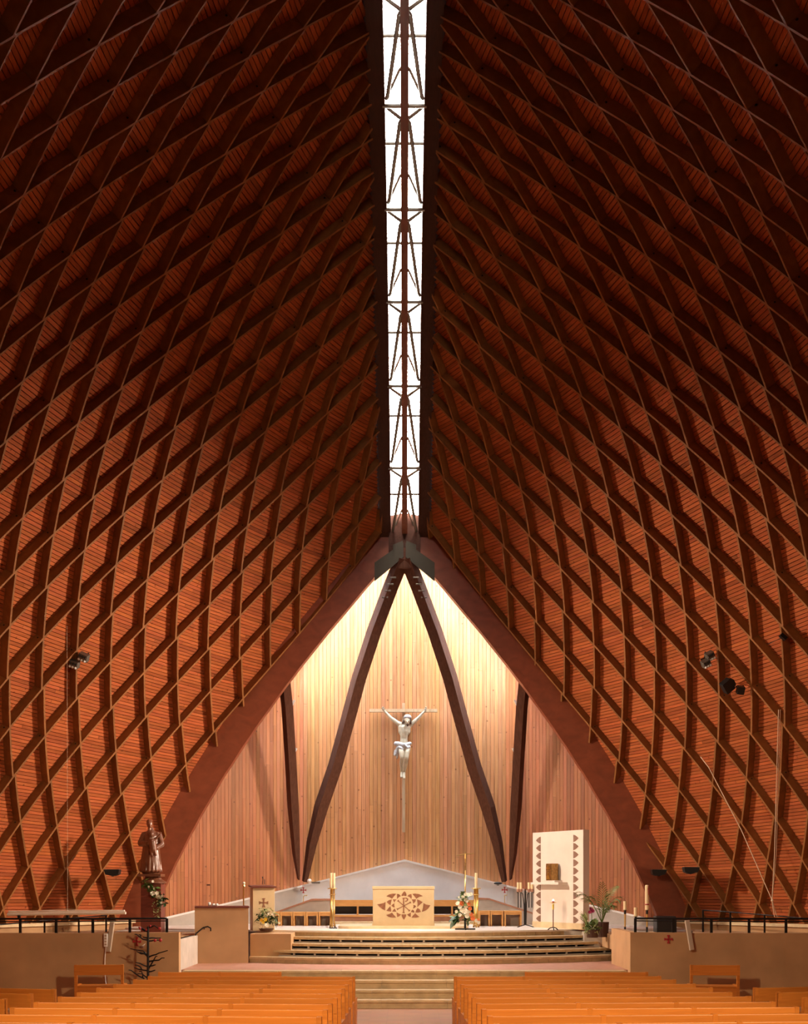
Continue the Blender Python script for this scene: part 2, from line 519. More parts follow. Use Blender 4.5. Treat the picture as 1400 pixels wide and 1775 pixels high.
# stations along the ridge, equal arc length, one at the measured tie at y = 183 px
majors_y = [CYp for CYp in (183, 363, 523, 669, 811)]
def ridge_y_for_pixel(py):
    ys = np.linspace(YA, Y_END, 1200)
    pp = np.array([CY - F * (rz(y) - E) / y for y in ys])
    return float(np.interp(py, pp, ys))
st = [ridge_y_for_pixel(p) for p in (-360, -180, 0 + 5, 183, 363, 523, 669, 811)]
st = [st[3] - 2.3 * k for k in (5, 4, 3, 2, 1)] + st[3:]
minors = []
def rpt(x, y, h):
    t, up = rtan(min(y, Y_END - 0.2)); return Vector((x, y, rz(y))) + up * h
for i, y in enumerate(st):
    if y < YA + 0.4: continue
    MB().tube([rpt(-WO - .04, y, 0.0), rpt(WO + .04, y, 0.0)], 0.042, 8).build('tie_rod', 'steel', win)
    ny = st[i + 1] if i + 1 < len(st) else y + 1.55
    my = y + (ny - y) * 0.37
    if my < Y_END - 0.2:
        MB().tube([rpt(-WO - .04, my, 0.02), rpt(WO + .04, my, 0.02)], 0.032, 8).build('tie_rod', 'steel', win)
    node = y + (ny - y) * 0.13
    for s in (-1, 1):
        MB().tube([rpt(s * WO, y + 0.05, 0.04), rpt(s * 0.08, node, 0.02)], 0.032, 6).build('brace', 'steel', win)
        if i + 1 <= len(st):
            e = min(ny - 0.12, Y_END - 0.1)
            MB().tube([rpt(s * 0.05, node - .02, -0.03), rpt(s * 0.085, node + 0.06, -0.02), rpt(s * (WO - 0.05), e - 0.06, 0.0), rpt(s * (WO - 0.03), e, 0.03)], 0.037, 6).build('brace', 'steel', win)
            MB().tube([rpt(s * 0.07, ny - 0.55 if ny - .55 > node else node, 0.22), rpt(s * (WO - .02), ny - 0.08, 0.05)], 0.026, 6).build('brace', 'steel', win)
def ph(y): return 0.95 - 0.68 * min(1.0, max(0.0, (y - 23.0) / (Y_END - 0.3 - 23.0)))
G_END = Y_END - 0.25
ys = np.arange(9.6, G_END, 1.1).tolist() + [G_END]
for a, b in zip(ys[:-1], ys[1:]):
    for s in (-1, 1):
        p = [rpt(s * 0.005, a + .01, ph(a) + .05), rpt(s * (WO + .05), a + .01, ph(a)), rpt(s * (WO + .05), b - .01, ph(b)), rpt(s * 0.005, b - .01, ph(b) + .05)]
        q = [v + Vector((0, 0, 0.03)) for v in p]
        MB().ring([p, q]).build('pane', 'skyglass', win)
# closing boards between glass and arch
def lid(y0, y1, h0, h1):
    q = [[rpt(-WO - .05, y, h0), rpt(WO + .05, y, h0), rpt(WO + .05, y, h1), rpt(-WO - .05, y, h1)] for y in (y0, y1)]
    MB().ring(q).build('closing_board', 'dark', win)
lid(G_END, Y_END + .3, 0.27, 0.33)
lid(YA, 9.6, 0.97, 1.04)
yb = ridge_y_for_pixel(924)
MB().tube([rpt(-WO - .04, yb, -0.02), rpt(WO + .04, yb, -0.02)], 0.035, 8).build('tie_rod', 'brass', win)

# ------------------------------------------------------------------ the arch at the end of the hull
arc = []
for r in np.linspace(8.9, -3.6, 48):
    rr = np.full_like(UG, r); P = surf(UG, rr)
    ok = np.nonzero(P[:, 1] < ARCH_Y0 + ARCH_T * (P[:, 2] - E))[0]
    p = P[ok[-1]]
    if p[0] < -RX + 0.02: arc.append((p[0], p[2]))
arc.append((0.0, arc[-1][1] + (arc[-1][1] - arc[-2][1]) / (arc[-1][0] - arc[-2][0]) * (0.0 - arc[-1][0])))
arc = np.array(arc)
APEX = float(arc[-1, 1])
def arch_y(z): return ARCH_Y0 + ARCH_T * (z - E)
d = np.gradient(arc, axis=0); d /= np.linalg.norm(d, axis=1, keepdims=True)
nin = np.stack([d[:, 1], -d[:, 0]], 1)      # towards the inside of the opening (right / down for the left leg)
aroot = thing('timber_arch', 'massive dark red glued timber arch framing the apse opening', 'arch', (0, 29.3, 0))
AD = 0.50
for sg in (1, -1):
    loops = []
    for k in range(len(arc)):
        o_ = arc[k] - nin[k] * 0.30; i_ = arc[k] + nin[k] * AD
        if i_[0] > -0.0:
            f = (0 - o_[0]) / (i_[0] - o_[0]) if i_[0] != o_[0] else 0
            i_ = o_ + (i_ - o_) * max(f, 0.0)
        y0o, y0i = arch_y(o_[1]) - 0.02, arch_y(i_[1]) - 0.02
        loops.append([(o_[0] * sg, y0o - 29.3, o_[1]), (i_[0] * sg, y0i - 29.3, i_[1]), (i_[0] * sg, y0i - 29.3 + 0.26, i_[1]), (o_[0] * sg, y0o - 29.3 + 0.26, o_[1])])
    MB().ring(loops).build('arch_rib', 'arch', aroot)
# steel gusset plates and end panel at the crown
for sg in (-1, 1):
    pts = [at(CX + sg * 2, 941, 29.9), at(CX + sg * 2, 966, 29.9), at(CX + sg * 52, 1008, 29.9), at(CX + sg * 52, 976, 29.9)]
    MB().prism([(p.x, p.z) for p in pts], lambda a, b, t: (a, t, b), 29.86 - 29.3 + (APEX - E) * 0, 29.90 - 29.3).build('gusset_plate', 'plate', aroot)
MB().box2((-0.16, 29.88 - 29.3, za(985, 29.9)), (0.16, 30.4 - 29.3, za(950, 29.9))).build('king_block', 'strut', aroot)
MB().box2((-0.40, 30.05 - 29.3, za(965, 30.05)), (0.40, 30.12 - 29.3, za(880, 30.05))).build('end_panel', 'edgebeam', aroot)
for sg in (-1, 1):
    MB().prism([(p.x, p.z) for p in (at(CX + sg * 3, 938, 29.95), at(CX + sg * 3, 952, 29.95), at(CX + sg * 20, 962, 29.95), at(CX + sg * 20, 945, 29.95))], lambda a, b, t: (a, t, b), .6, .66).build('splice_plate', 'plate', aroot)

# ------------------------------------------------------------------ apse: three boarded facets on a low white wall
AC = 2.75; AY = 32.40; AEX, AEY = 6.5, 29.6
def apse_y(x):
    x = abs(x)
    return AY if x <= AC else AY + (AEY - AY) * (x - AC) / (AEX - AC)
def low_top(x):
    x = abs(x)
    return E + 0.67 - (0.69) * x / AC if x <= AC else E - 0.02 - 0.93 * (x - AC) / (AEX - AC)
def arch_z(x):
    return float(np.interp(-abs(x), arc[:, 0], arc[:, 1]))
wa = MB()
xs = [-AEX, -AC, 0, AC, AEX]
for a, b in zip(xs[:-1], xs[1:]):
    wa.quad((a, apse_y(a) + 0.06, 0.9), (b, apse_y(b) + 0.06, 0.9), (b, apse_y(b) + 0.06, 13.0), (a, apse_y(a) + 0.06, 13.0))
wapse = struct(wa.build('wall_apse', 'backing'), 'tall apse wall of narrow vertical honey coloured planks')
def facet(x0, y0, x1, y1, shade_tint=(1, 1, 1)):
    L = math.hypot(x1 - x0, y1 - y0); n = int(round(L / 0.105)); dx, dy = (x1 - x0) / L, (y1 - y0) / L
    nx, ny = dy, -dx                      # towards the nave
    if ny > 0: nx, ny = -nx, -ny
    for k in range(n):
        a = L * k / n + 0.004; b = L * (k + 1) / n - 0.004
        p0 = (x0 + dx * a, y0 + dy * a); p1 = (x0 + dx * b, y0 + dy * b)
        xm = (p0[0] + p1[0]) / 2
        zt = arch_z(xm) + 0.25; zb = low_top(xm) - 0.12
        f = random.uniform(0.86, 1.08)
        if random.random() < 0.1: f *= 0.86
        tone = (f * shade_tint[0], f * shade_tint[1] * random.uniform(0.92, 1.06), f * shade_tint[2] * random.uniform(0.88, 1.1))
        mb = MB(); mb.tone = []
        cuts = [zb] + sorted(random.uniform(zb, zt) for _ in range(2)) + [zt]
        for c0, c1 in zip(cuts[:-1], cuts[1:]):
            if c1 - c0 < 0.05: continue
            g = random.uniform(0.9, 1.08)
            n0 = len(mb.f)
            lo = []
            for z in (c0 + 0.002, c1 - 0.002):
                lo.append([(p0[0] - nx * 0.03, p0[1] - ny * 0.03, z), (p0[0], p0[1], z), (p1[0], p1[1], z), (p1[0] - nx * 0.03, p1[1] - ny * 0.03, z)])
            mb.ring(lo)
            mb.tone += [tuple(t * g for t in tone)] * (len(mb.f) - n0)
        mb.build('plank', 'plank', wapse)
facet(-AC, AY, AC, AY)
facet(-AEX, AEY, -AC, AY, (0.82, 0.66, 0.58))  # side planks tinted darker and redder for shade and reflected red
facet(AC, AY, AEX, AEY, (0.76, 0.58, 0.52))  # same shade tint, deeper on this side
# low wall with white coping
def low_wall(pts, name, mat, label, th=0.30):
    mb = MB()
    loops = []
    for (x, y) in pts:
        loops.append([(x, y - th, 0.9), (x, y - th, low_top(x) - 0.05), (x, y, low_top(x) - 0.05), (x, y, 0.9)])
    mb.ring(loops)
    o = struct(mb.build(name, mat), label)
    loops = []
    for (x, y) in pts:
        loops.append([(x, y - th - 0.03, low_top(x) - 0.05), (x, y - th - 0.03, low_top(x)), (x, y - 0.0, low_top(x)), (x, y - 0.0, low_top(x) - 0.05)])
    MB().ring(loops).build('coping', 'edge', o)
    return o
low_wall([(-AC, AY + .03), (0, AY + .03), (AC, AY + .03)], 'wall_altar', 'white', 'white gabled low wall behind the altar')
low_wall([(-AEX, AEY + .1), (-AC, AY + .03)], 'wall_apse_left', 'concrete', 'grey sloping low wall left of the altar')
low_wall([(AC, AY + .03), (AEX, AEY + .1)], 'wall_apse_right', 'concrete', 'grey sloping low wall right of the altar')
# glazed roof over the apse, following the arch back to the wall
ga = struct(empty('window_2', (0, 30, 0)), 'glazed roof strip behind the arch')
for sg in (1, -1):
    for k in range(len(arc) - 1):
        (x0, z0), (x1, z1) = arc[k], arc[k + 1]
        ya0, ya1 = arch_y(z0) + 0.2, arch_y(z1) + 0.2
        yw0, yw1 = apse_y(x0) + 0.1, apse_y(x1) + 0.1
        glazed = z0 > E + 5.5
        if glazed:
            # horizontal roof lights stepping up along the arch, each with a timber riser
            zt_ = z1 + 0.16
            lo = [[(x0 * sg, ya1 + .25 - 30, zt_), (x1 * sg, ya1 + .25 - 30, zt_), (x1 * sg, min(ya1 + 1.75, yw1) - 30, zt_), (x0 * sg, min(ya1 + 1.75, yw0) - 30, zt_)]]
            lo.append([(a, b, c + 0.03) for a, b, c in lo[0]])
            MB().ring(lo).build('pane', 'apseglass', ga)
            MB().box2((x0 * sg - .01, ya0 - 30, z0 + .10), (x0 * sg + .01, yw0 - 30, zt_ + .03)).build('riser', 'edge', ga)
            lw = [[(x0 * sg, min(ya1 + 1.74, yw0) - 30, zt_), (x1 * sg, min(ya1 + 1.74, yw1) - 30, zt_), (x1 * sg, yw1 - 30, zt_), (x0 * sg, yw0 - 30, zt_)]]
            lw.append([(a, b, c + 0.03) for a, b, c in lw[0]])
            MB().ring(lw).build('roof_board', 'edge', ga)
            lo = [[(x0 * sg, ya0 - 30, zt_), (x1 * sg, ya1 - 30, zt_), (x1 * sg, ya1 + .26 - 30, zt_), (x0 * sg, ya1 + .26 - 30, zt_)]]
        else:
            lo = [[(x0 * sg, ya0 - 30, z0 + .12), (x1 * sg, ya1 - 30, z1 + .12), (x1 * sg, yw1 - 30, z1 + .12), (x0 * sg, yw0 - 30, z0 + .12)]]
        lo.append([(a, b, c + 0.03) for a, b, c in lo[0]])
        MB().ring(lo).build('roof_board', 'shell', ga)

# struts
def strut(name, label, pts, w, dpt, sg):
    root = thing(name, label, 'strut', (pts[0][0] * sg, pts[0][1], pts[0][2]))
    P = [Vector((p[0] * sg, p[1], p[2])) - root.location for p in pts]
    loops = []
    for k, p in enumerate(P):
        t = (P[min(k + 1, len(P) - 1)] - P[max(k - 1, 0)]).normalized()
        side = Vector((math.cos(0.5 * sg), math.sin(0.5 * sg), 0))
        side = (side - t * side.dot(t)).normalized()
        dep = t.cross(side)
        ww, dd = w[k], dpt[k]
        loops.append([p - side * ww / 2 - dep * dd / 2, p + side * ww / 2 - dep * dd / 2, p + side * ww / 2 + dep * dd / 2, p - side * ww / 2 + dep * dd / 2])
    MB().ring(loops).build('beam', 'strut', root)
    return root, P
inner_px = [(528, 1528), (540, 1462), (556, 1400), (580, 1330), (602, 1250), (622, 1175), (648, 1095), (676, 1020), (697, 968)]
for sg, nm in ((1, 'left'), (-1, 'right')):
    pts = []
    for k, (px, py) in enumerate(inner_px):
        t = k / (len(inner_px) - 1)
        Y = 31.95 + (30.0 - 31.95) * t
        p = at(px, py, Y); pts.append((p.x, p.y, p.z))
    n = len(pts)
    root, P = strut('apse_strut', 'long curved strut from the low wall to the arch crown, %s of the crucifix' % nm, pts, [.10, .20] + [.27] * (n - 2), [.14, .24] + [.30] * (n - 2), sg)
    for j in range(4):
        q = P[-2].lerp(P[-1], 0.30 - 0.22 * j) + Vector((0, -0.19, 0))
        MB().tube([q + Vector((-.09 * sg, 0, 0)), q + Vector((0.06 * sg, 0, 0))], 0.022, 6).build('bolt', 'steel', root)
    root['category'] = 'strut'
outer_px = [(517, 1524), (513, 1480), (508, 1400), (503, 1310), (498, 1230), (491, 1160), (486, 1110)]
for sg, nm in ((1, 'left'), (-1, 'right')):
    pts = []
    for k, (px, py) in enumerate(outer_px):
        t = k / (len(outer_px) - 1)
        Y = 31.95 + (30.1 - 31.95) * t
        p = at(px, py, Y); pts.append((p.x, p.y, p.z))
    n = len(pts)
    root, P = strut('apse_strut', 'short dark strut leaning from the low wall to the arch flank, %s of the crucifix' % nm, pts, [.03, .13] + [.21] * (n - 2), [.12, .22] + [.28] * (n - 2), sg)
    for j, k in enumerate((3, 4)):
        q = P[k] + Vector((0.12 * sg, -0.05, 0.1))
        MB().box(q, (0.05, 0.05, 0.30 - 0.1 * (1 - j)), Matrix.Rotation(0.45 * sg, 3, 'Y')).build('steel_bracket', 'edge', root)

# ------------------------------------------------------------------ floors, steps, parapets
PLAT, LAND = 1.27, 0.62
def slope_floor(y): return 0.0285 * max(0.0, 19.4 - y)
fl = MB()
fl.quad((-13, 24, 0), (13, 24, 0), (13, 19.4, 0), (-13, 19.4, 0))
fl.quad((-13, 19.4, 0), (13, 19.4, 0), (13, -4, slope_floor(-4)), (-13, -4, slope_floor(-4)))
floor = struct(fl.build('floor', 'floor'), 'brown terracotta floor sloping down to the altar steps')
# lower straight steps
RIS = LAND / 4
LY = [23.10, 22.76, 22.42, 22.08]       # front edges, top to bottom
ls = struct(thing('trim_1', 'straight lower flight of cream stone steps', 'steps', (0, LY[-1], 0)))
if 'category' in ls: del ls['category']
SLW = 0.615
for i, y in enumerate(LY):
    zt = LAND - RIS * i
    back = 24.0
    for k in range(-7, 7):
        x0, x1 = k * SLW + 0.002 + (0.18 if i % 2 else 0), (k + 1) * SLW - 0.002 + (0.18 if i % 2 else 0)
        MB().box2((x0, y + 0.03 - LY[-1], zt - RIS), (x1, y + 0.08 - LY[-1], zt - 0.045)).build('riser_slab', 'nosing', ls)
        MB().box2((x0, y - LY[-1] - 0.01, zt - 0.045), (x1, y + 0.40 - LY[-1], zt)).build('tread_slab', 'nosing', ls)
    MB().box2((-4.4, y + 0.08 - LY[-1], 0), (4.4, y + 0.5 - LY[-1], zt - 0.046)).build('core', 'concrete', ls)
# landing
struct(MB().box2((-7.0, 23.45, 0.0), (7.0, 27, LAND)).build('floor_landing', 'coping'), 'pinkish landing between the two flights')
# upper curved steps: concentric arcs
ARC_C = (0.0, 33.6)
def arc_y(x, R): return ARC_C[1] - math.sqrt(max(R * R - x * x, 0.01))
us = struct(empty('trim_2', (0, 25, 0)), 'upper curved flight of cream steps with dark vent slots')
XR, XL = 5.0, [-3.02, -2.86, -2.70, -2.52, -2.4]
lv = [PLAT - 0.13 * k for k in range(1, 5)]          # tops of the four treads
R0 = ARC_C[1] - 26.30
for i, zt in enumerate(lv):
    R = R0 + 0.35 * (i + 1)
    Rb = R0 + 0.35 * i - 0.05
    xl = {0: -2.56, 1: -2.79, 2: -3.08, 3: -3.33}[i]
    n = 16
    xs = np.linspace(xl, XR, n + 1)
    for k in range(n):
        x0, x1 = xs[k] + .002, xs[k + 1] - .002
        q = []
        for z in (zt - 0.05, zt):
            q.append([(x0, arc_y(x0, R) - 25, z), (x1, arc_y(x1, R) - 25, z), (x1, arc_y(x1, Rb) - 25, z), (x0, arc_y(x0, Rb) - 25, z)])
        MB().ring(q).build('tread_slab', 'nosing', us)
    # riser below this tread
    if i < 3:
        m = MB()
        for k in range(n):
            x0, x1 = xs[k], xs[k + 1]
            y0, y1 = arc_y(x0, R - 0.30) - 25, arc_y(x1, R - 0.30) - 25
            m.quad((x0, y0, zt - 0.14), (x1, y1, zt - 0.14), (x1, y1, zt - 0.04), (x0, y0, zt - 0.04))
        m.build('vent_void', 'dark', us)
        x = xl + 0.25
        while x < XR:
            y = arc_y(x, R - 0.03) - 25
            MB().box2((x - .02, y, zt - 0.13), (x + .02, y + 0.1, zt - 0.05)).build('vent_post', 'concrete', us)
            x += 0.455
        m = MB()
        for k in range(n):
            x0, x1 = xs[k], xs[k + 1]
            for (zl, zh) in ((zt - 0.062, zt - 0.05), (zt - 0.13, zt - 0.10)):
                q = []
                for z in (zl, zh):
                    q.append([(x0, arc_y(x0, R - .04) - 25, z), (x1, arc_y(x1, R - .04) - 25, z), (x1, arc_y(x1, R - .1) - 25, z), (x0, arc_y(x0, R - .1) - 25, z)])
                m.ring(q)
        m.build('vent_frame', 'concrete', us)
def tile_riser(R, xl, xr, zb, zt, mat='nosing'):
    x = xl
    while x < xr - 0.05:
        x1 = min(x + 0.2, xr)
        q = []
        for z in (zb, zt):
            q.append([(x + .002, arc_y(x, R) - 25, z), (x1 - .002, arc_y(x1, R) - 25, z), (x1 - .002, arc_y(x1, R) - 24.96, z), (x + .002, arc_y(x, R) - 24.96, z)])
        MB().ring(q).build('riser_tile', mat, us)
        x = x1
tile_riser(R0 + 0.35 * 4 - 0.03, -3.33, XR, LAND, lv[3] - 0.05)
tile_riser(R0 - 0.02, -2.45, 4.05, lv[0], PLAT - 0.04)
# mass below the steps
m = MB()
for i, zt in enumerate(lv):
    R = R0 + 0.35 * (i + 1) - 0.31
    xl = {0: -2.5, 1: -2.75, 2: -3.04, 3: -3.29}[i]
    xs = np.linspace(xl, XR, 13)
    q = []
    for z in (LAND - 0.1, zt - 0.052 if i == 3 else zt - 0.052):
        q.append([(x, arc_y(x, R) - 25, z) for x in xs] + [(XR, 3.0, z), (xl, 3.0, z)])
    m.ring(q)
m.build('core', 'concrete', us)
# platform (white marble) with curved front
m = MB()
xs = np.concatenate([[-3.6], np.linspace(-3.35, 4.1, 24), [5.4]])
lo = []
for z in (PLAT - 0.04, PLAT):
    l = []
    for x in xs:
        l.append((x, arc_y(max(min(x, 4.1), -3.35), R0 + 0.01) - 25, z))
    l += [(6.6, 3.2, z), (6.6, 8, z), (-6.6, 8, z), (-6.6, 3.2, z)]
    lo.append(l)
m.ring(lo)
pf = m.build('floor_platform', 'marble'); pf.location = (0, 25, 0); struct(pf, 'white marble altar platform')
struct(MB().box2((-6.6, 27.3, 0.0), (6.6, 33, PLAT - 0.041)).build('floor_podium', 'concrete'), 'podium under the altar platform')
struct(MB().box2((-3.33, 25.75, LAND), (-2.45, 27.4, PLAT - 0.041)).build('wall_steps_left', 'parapet'), 'ochre side wall left of the curved steps')
struct(MB().box2((4.05, 26.9, LAND), (5.5, 27.4, PLAT - 0.041)).build('wall_steps_right', 'concrete'), 'block right of the curved steps')
# side galleries and parapets
PARA = 1.37
def parapet(sg, name, label):
    x0, x1 = 4.36, 9.6
    n = 14
    xs = np.linspace(x0, x1, n)
    lo = []
    for x in xs:
        y = 23.05 - 0.35 * math.sin((x - x0) / (x1 - x0) * PI)
        lo.append([(x * sg, y, -0.02), (x * sg, y, PARA), (x * sg, y + 0.18, PARA), (x * sg, y + 0.18, -0.02)])
    return struct(MB().ring(lo).build(name, 'parapet', smooth=False), label)
parapet(-1, 'wall_parapet_left', 'ochre roughcast parapet left of the altar steps')
parapet(1, 'wall_parapet_right', 'ochre roughcast parapet right of the altar steps')
for sg, nm in ((-1, 'floor_gallery_left'), (1, 'floor_gallery_right')):
    struct(MB().box2((sg * 4.45, 23.24, 0.9), (sg * 10.4, 29.2, 1.22)).build(nm, 'parapet'), 'raised side floor behind the parapet')
    MBq = MB().box2((sg * 4.385, 23.22, 0), (sg * 4.54, 25.3, 1.22 if sg < 0 else PARA))
    struct(MBq.build('wall_gallery_end_left' if sg < 0 else 'wall_gallery_end_right', 'concrete' if sg < 0 else 'parapet'), 'end face of the raised side floor')
    struct(MB().box2((sg * 4.30, 23.0, 0.28), (sg * 4.75, 23.12, 0.50)).build('trim_3' if sg < 0 else 'trim_4', 'parapet'), 'small plinth at the parapet foot')
# concrete ledge that carries the vault
for sg, nm in ((1, 'wall_base_left'), (-1, 'wall_base_right')):
    lo, lo2 = [], []
    for u in np.linspace(-12.4, 5.9, 36):
        P, n = surfn([u], [8.35]); p = P[0]; h = np.array([n[0][0], n[0][1], 0]); h /= np.linalg.norm(h)
        zt = float(surf([u], [R_BASE])[0][2]) + 0.02
        a = p - h * 0.10; b = p + h * 0.42
        lo.append([(a[0] * sg, a[1], -0.05), (a[0] * sg, a[1], zt), (b[0] * sg, b[1], zt), (b[0] * sg, b[1], -0.05)])
        a = p - h * 0.16
        lo2.append([(a[0] * sg, a[1], zt), (a[0] * sg, a[1], zt + 0.07), (b[0] * sg, b[1], zt + 0.07), (b[0] * sg, b[1], zt)])
    o = struct(MB().ring(lo).build(nm, 'parapet'), 'low concrete wall under the vault springing')
    MB().ring(lo2).build('ledge', 'stone', o)
#--OBJECTS--
# ------------------------------------------------------------------ pews
PEW_H = 0.80
def make_pew(L, posts, end_panels=(True, True)):
    """local: x along the length, +y towards the altar, origin on the floor under the back"""
    root = empty('pew')
    bevel(MB().box2((0.0, -0.018, PEW_H - 0.185), (L, 0.018, PEW_H)).build('backrest', 'pew', root), 0.006)
    for x in posts:
        mb = MB()
        lo = []
        for z, y in ((0.36, 0.035), (PEW_H + 0.004, 0.012)):
            lo.append([(x - 0.024, y - 0.035, z), (x + 0.024, y - 0.035, z), (x + 0.024, y + 0.035, z), (x - 0.024, y + 0.035, z)])
        mb.ring(lo).build('post', 'pew', root)
    bevel(MB().box2((0.0, 0.02, 0.385), (L, 0.43, 0.42)).build('seat', 'pew', root), 0.008)
    MB().box2((0.03, 0.03, 0.12), (L - 0.03, 0.055, 0.385)).build('apron', 'pew', root)
    for x in posts[:1] + posts[-1:]:
        MB().prism([(0.0, 0.0), (0.40, 0.0), (0.46, 0.43), (0.0, 0.43)], lambda a, b, t: (t, a, b), x - 0.026, x + 0.026).build('side_panel', 'pew', root)
    return root
def pos_posts(L):
    n = max(1, int(round(L / 1.18)))
    return [0.024 + (L - 0.048) * k / n for k in range(n + 1)]
ROW_PY = [1693, 1699, 1707, 1714, 1722, 1730, 1740, 1750, 1762, 1776, 1792]
ORD = ['first', 'second', 'third', 'fourth', 'fifth', 'sixth', 'seventh', 'eighth', 'ninth', 'tenth', 'eleventh']
PL = 3.38
protoL = make_pew(PL, pos_posts(PL))
used = False
def place(proto, first, x, y, rz, label, group=None):
    o = proto if first else clone(proto)
    o.location = (x, y, slope_floor(y)); o.rotation_euler = (0, 0, rz)
    return tag(o, label, 'pew', group)
first = True
for i, py in enumerate(ROW_PY):
    Y = 0.947 / ((py - 1532.85) / F - 0.0285) + (0.42 if i == 1 else 0) * 0
    ang = math.radians(1.5 + 0.4 * i)
    for sg, sd in ((-1, 'left'), (1, 'right')):
        x0 = 0.80
        lab = 'long orange wooden pew %s of the centre aisle, %s row from the altar steps' % (sd, ORD[i])
        if sg < 0:
            # origin at the outer end, turned so that the outer end is farther away
            ox, oy = -x0 - PL * math.cos(ang), Y + PL * math.sin(ang)
            place(protoL, first, ox, oy, -ang, lab, 'pews beside the centre aisle')
        else:
            place(protoL, first, x0, Y, ang, lab, 'pews beside the centre aisle')
        first = False
# short front pews standing outward of the first row
s2 = make_pew(2.1, pos_posts(2.1))
place(s2, True, -4.2, 20.35, 0.0, 'short orange pew in front of the left pew block, nearest the steps', 'short front pews')
place(s2, False, 2.05, 20.35, 0.0, 'short orange pew in front of the right pew block, nearest the steps', 'short front pews')
# outer blocks, turned towards the altar
s3 = make_pew(2.6, pos_posts(2.6))
k = 0
for i, (yy) in enumerate((16.2, 15.2, 14.2, 13.2)):
    for sg, sd in ((-1, 'left'), (1, 'right')):
        a = math.radians(14)
        lab = 'outer orange pew beyond the %s side aisle, %s row of its block' % (sd, ORD[i])
        if sg < 0: place(s3, k == 0, -4.75 - 2.6 * math.cos(a), yy + 2.6 * math.sin(a), -a, lab, 'outer pews')
        else: place(s3, False, 4.75, yy, a, lab, 'outer pews')
        k += 1
# lone short pews against the parapets
s4 = make_pew(0.90, [0.03, 0.87])
o = place(s4, True, xa(127, 21.9), 21.95, math.radians(5), 'lone short orange pew standing against the left parapet')
o.location.z = 0.0
for ob in [o]: ob.scale = (1, 1, 1.02)
o = place(s4, False, xa(1201, 21.7), 21.95, math.radians(-6), 'lone short orange pew standing against the right parapet')

# ------------------------------------------------------------------ altar
AYF = 28.0
dais = MB()
w, dp = 1.52, 1.6
pts = []
for cx_, cy_, a0 in ((w - .35, 0.35, -PI / 2), (w - .35, dp, 0), (-w + .35, dp, PI / 2), (-w + .35, 0.35, PI)):
    for j in range(7):
        a = a0 + PI / 2 * j / 6
        pts.append((cx_ + .35 * math.cos(a), cy_ + .35 * math.sin(a)))
dais.prism(pts, lambda a, b, t: (a, b, t), 0.0, 0.06)
o = dais.build('altar_dais', 'stone'); o.location = (-0.03, 27.55, PLAT)
struct(o, 'low rounded cream stone dais under the altar'); o.name = 'floor_dais'
DZ = PLAT + 0.06
ax0, ax1 = xa(645, AYF), xa(753, AYF)
alt = thing('altar', 'cream stone block altar inlaid with brown leaf shapes and a monogram', 'altar', ((ax0 + ax1) / 2, AYF, DZ))
hw = (ax1 - ax0) / 2
AH = 0.925
bevel(MB().box2((-hw + .012, 0.0, 0.0), (hw - .012, 0.72, AH - 0.07)).build('body', 'altar', alt), 0.008)
bevel(MB().box2((-hw, -0.012, AH - 0.07), (hw, 0.735, AH)).build('table_top', 'altar', alt), 0.008)
MB().box2((-hw + .0, -0.006, 0.0), (hw - .0, 0.72, 0.06)).build('plinth', 'altar', alt)
PXM = AYF / F / 11.667
def inl(poly, mat='inlay', name='inlay', dep=0.004):
    pl = [((x - 690) * PXM, AH - (y - 85) * PXM) for x, y in poly]
    MB().prism(pl, lambda a, b, t: (a, t, b), -dep, 0.01).build(name, mat, alt)
for poly in (
    [(650, 285), (655, 255), (680, 215), (712, 185), (740, 215), (752, 255), (750, 285), (700, 278)],
    [(652, 655), (748, 655), (740, 700), (715, 745), (697, 762), (675, 730), (657, 690)],
    [(160, 450), (230, 440), (290, 425), (330, 400), (325, 480), (322, 575), (270, 550), (210, 505)],
    [(1095, 425), (1150, 455), (1235, 470), (1190, 535), (1130, 580), (1060, 605), (1085, 520)],
    [(345, 288), (400, 250), (470, 233), (548, 236), (500, 290), (458, 340), (415, 310)],
    [(868, 240), (930, 233), (1010, 245), (1085, 285), (1010, 300), (950, 340), (910, 285)],
    [(340, 665), (400, 650), (458, 618), (500, 670), (545, 718), (460, 720), (390, 705)],
    [(850, 718), (890, 670), (928, 630), (970, 670), (1015, 705), (940, 722)],
    [(558, 238), (600, 245), (640, 285), (600, 305), (560, 345)],
    [(768, 285), (800, 255), (852, 240), (860, 300), (850, 345), (815, 305)],
    [(550, 612), (600, 640), (642, 658), (610, 690), (565, 710)],
    [(762, 655), (800, 640), (840, 615), (838, 710), (795, 690)],
    [(475, 350), (550, 352), (520, 385), (508, 420)],
    [(350, 400), (400, 365), (458, 350), (440, 410), (430, 470), (385, 440)],
    [(445, 480), (475, 445), (510, 430), (505, 470), (515, 515), (480, 505)],
    [(345, 580), (385, 530), (425, 485), (440, 540), (445, 600), (395, 595)],
    [(460, 600), (485, 560), (515, 535), (530, 570), (550, 600)],
    [(855, 350), (945, 350), (930, 400), (890, 440), (880, 395)],
    [(965, 350), (1020, 370), (1080, 408), (1020, 460), (970, 510), (975, 430)],
    [(890, 460), (925, 470), (948, 495), (915, 525), (880, 540), (895, 500)],
    [(840, 605), (855, 575), (880, 555), (910, 590), (910, 620)],
    [(930, 618), (950, 560), (975, 525), (1020, 550), (1045, 605), (990, 618)]):
    inl(poly)
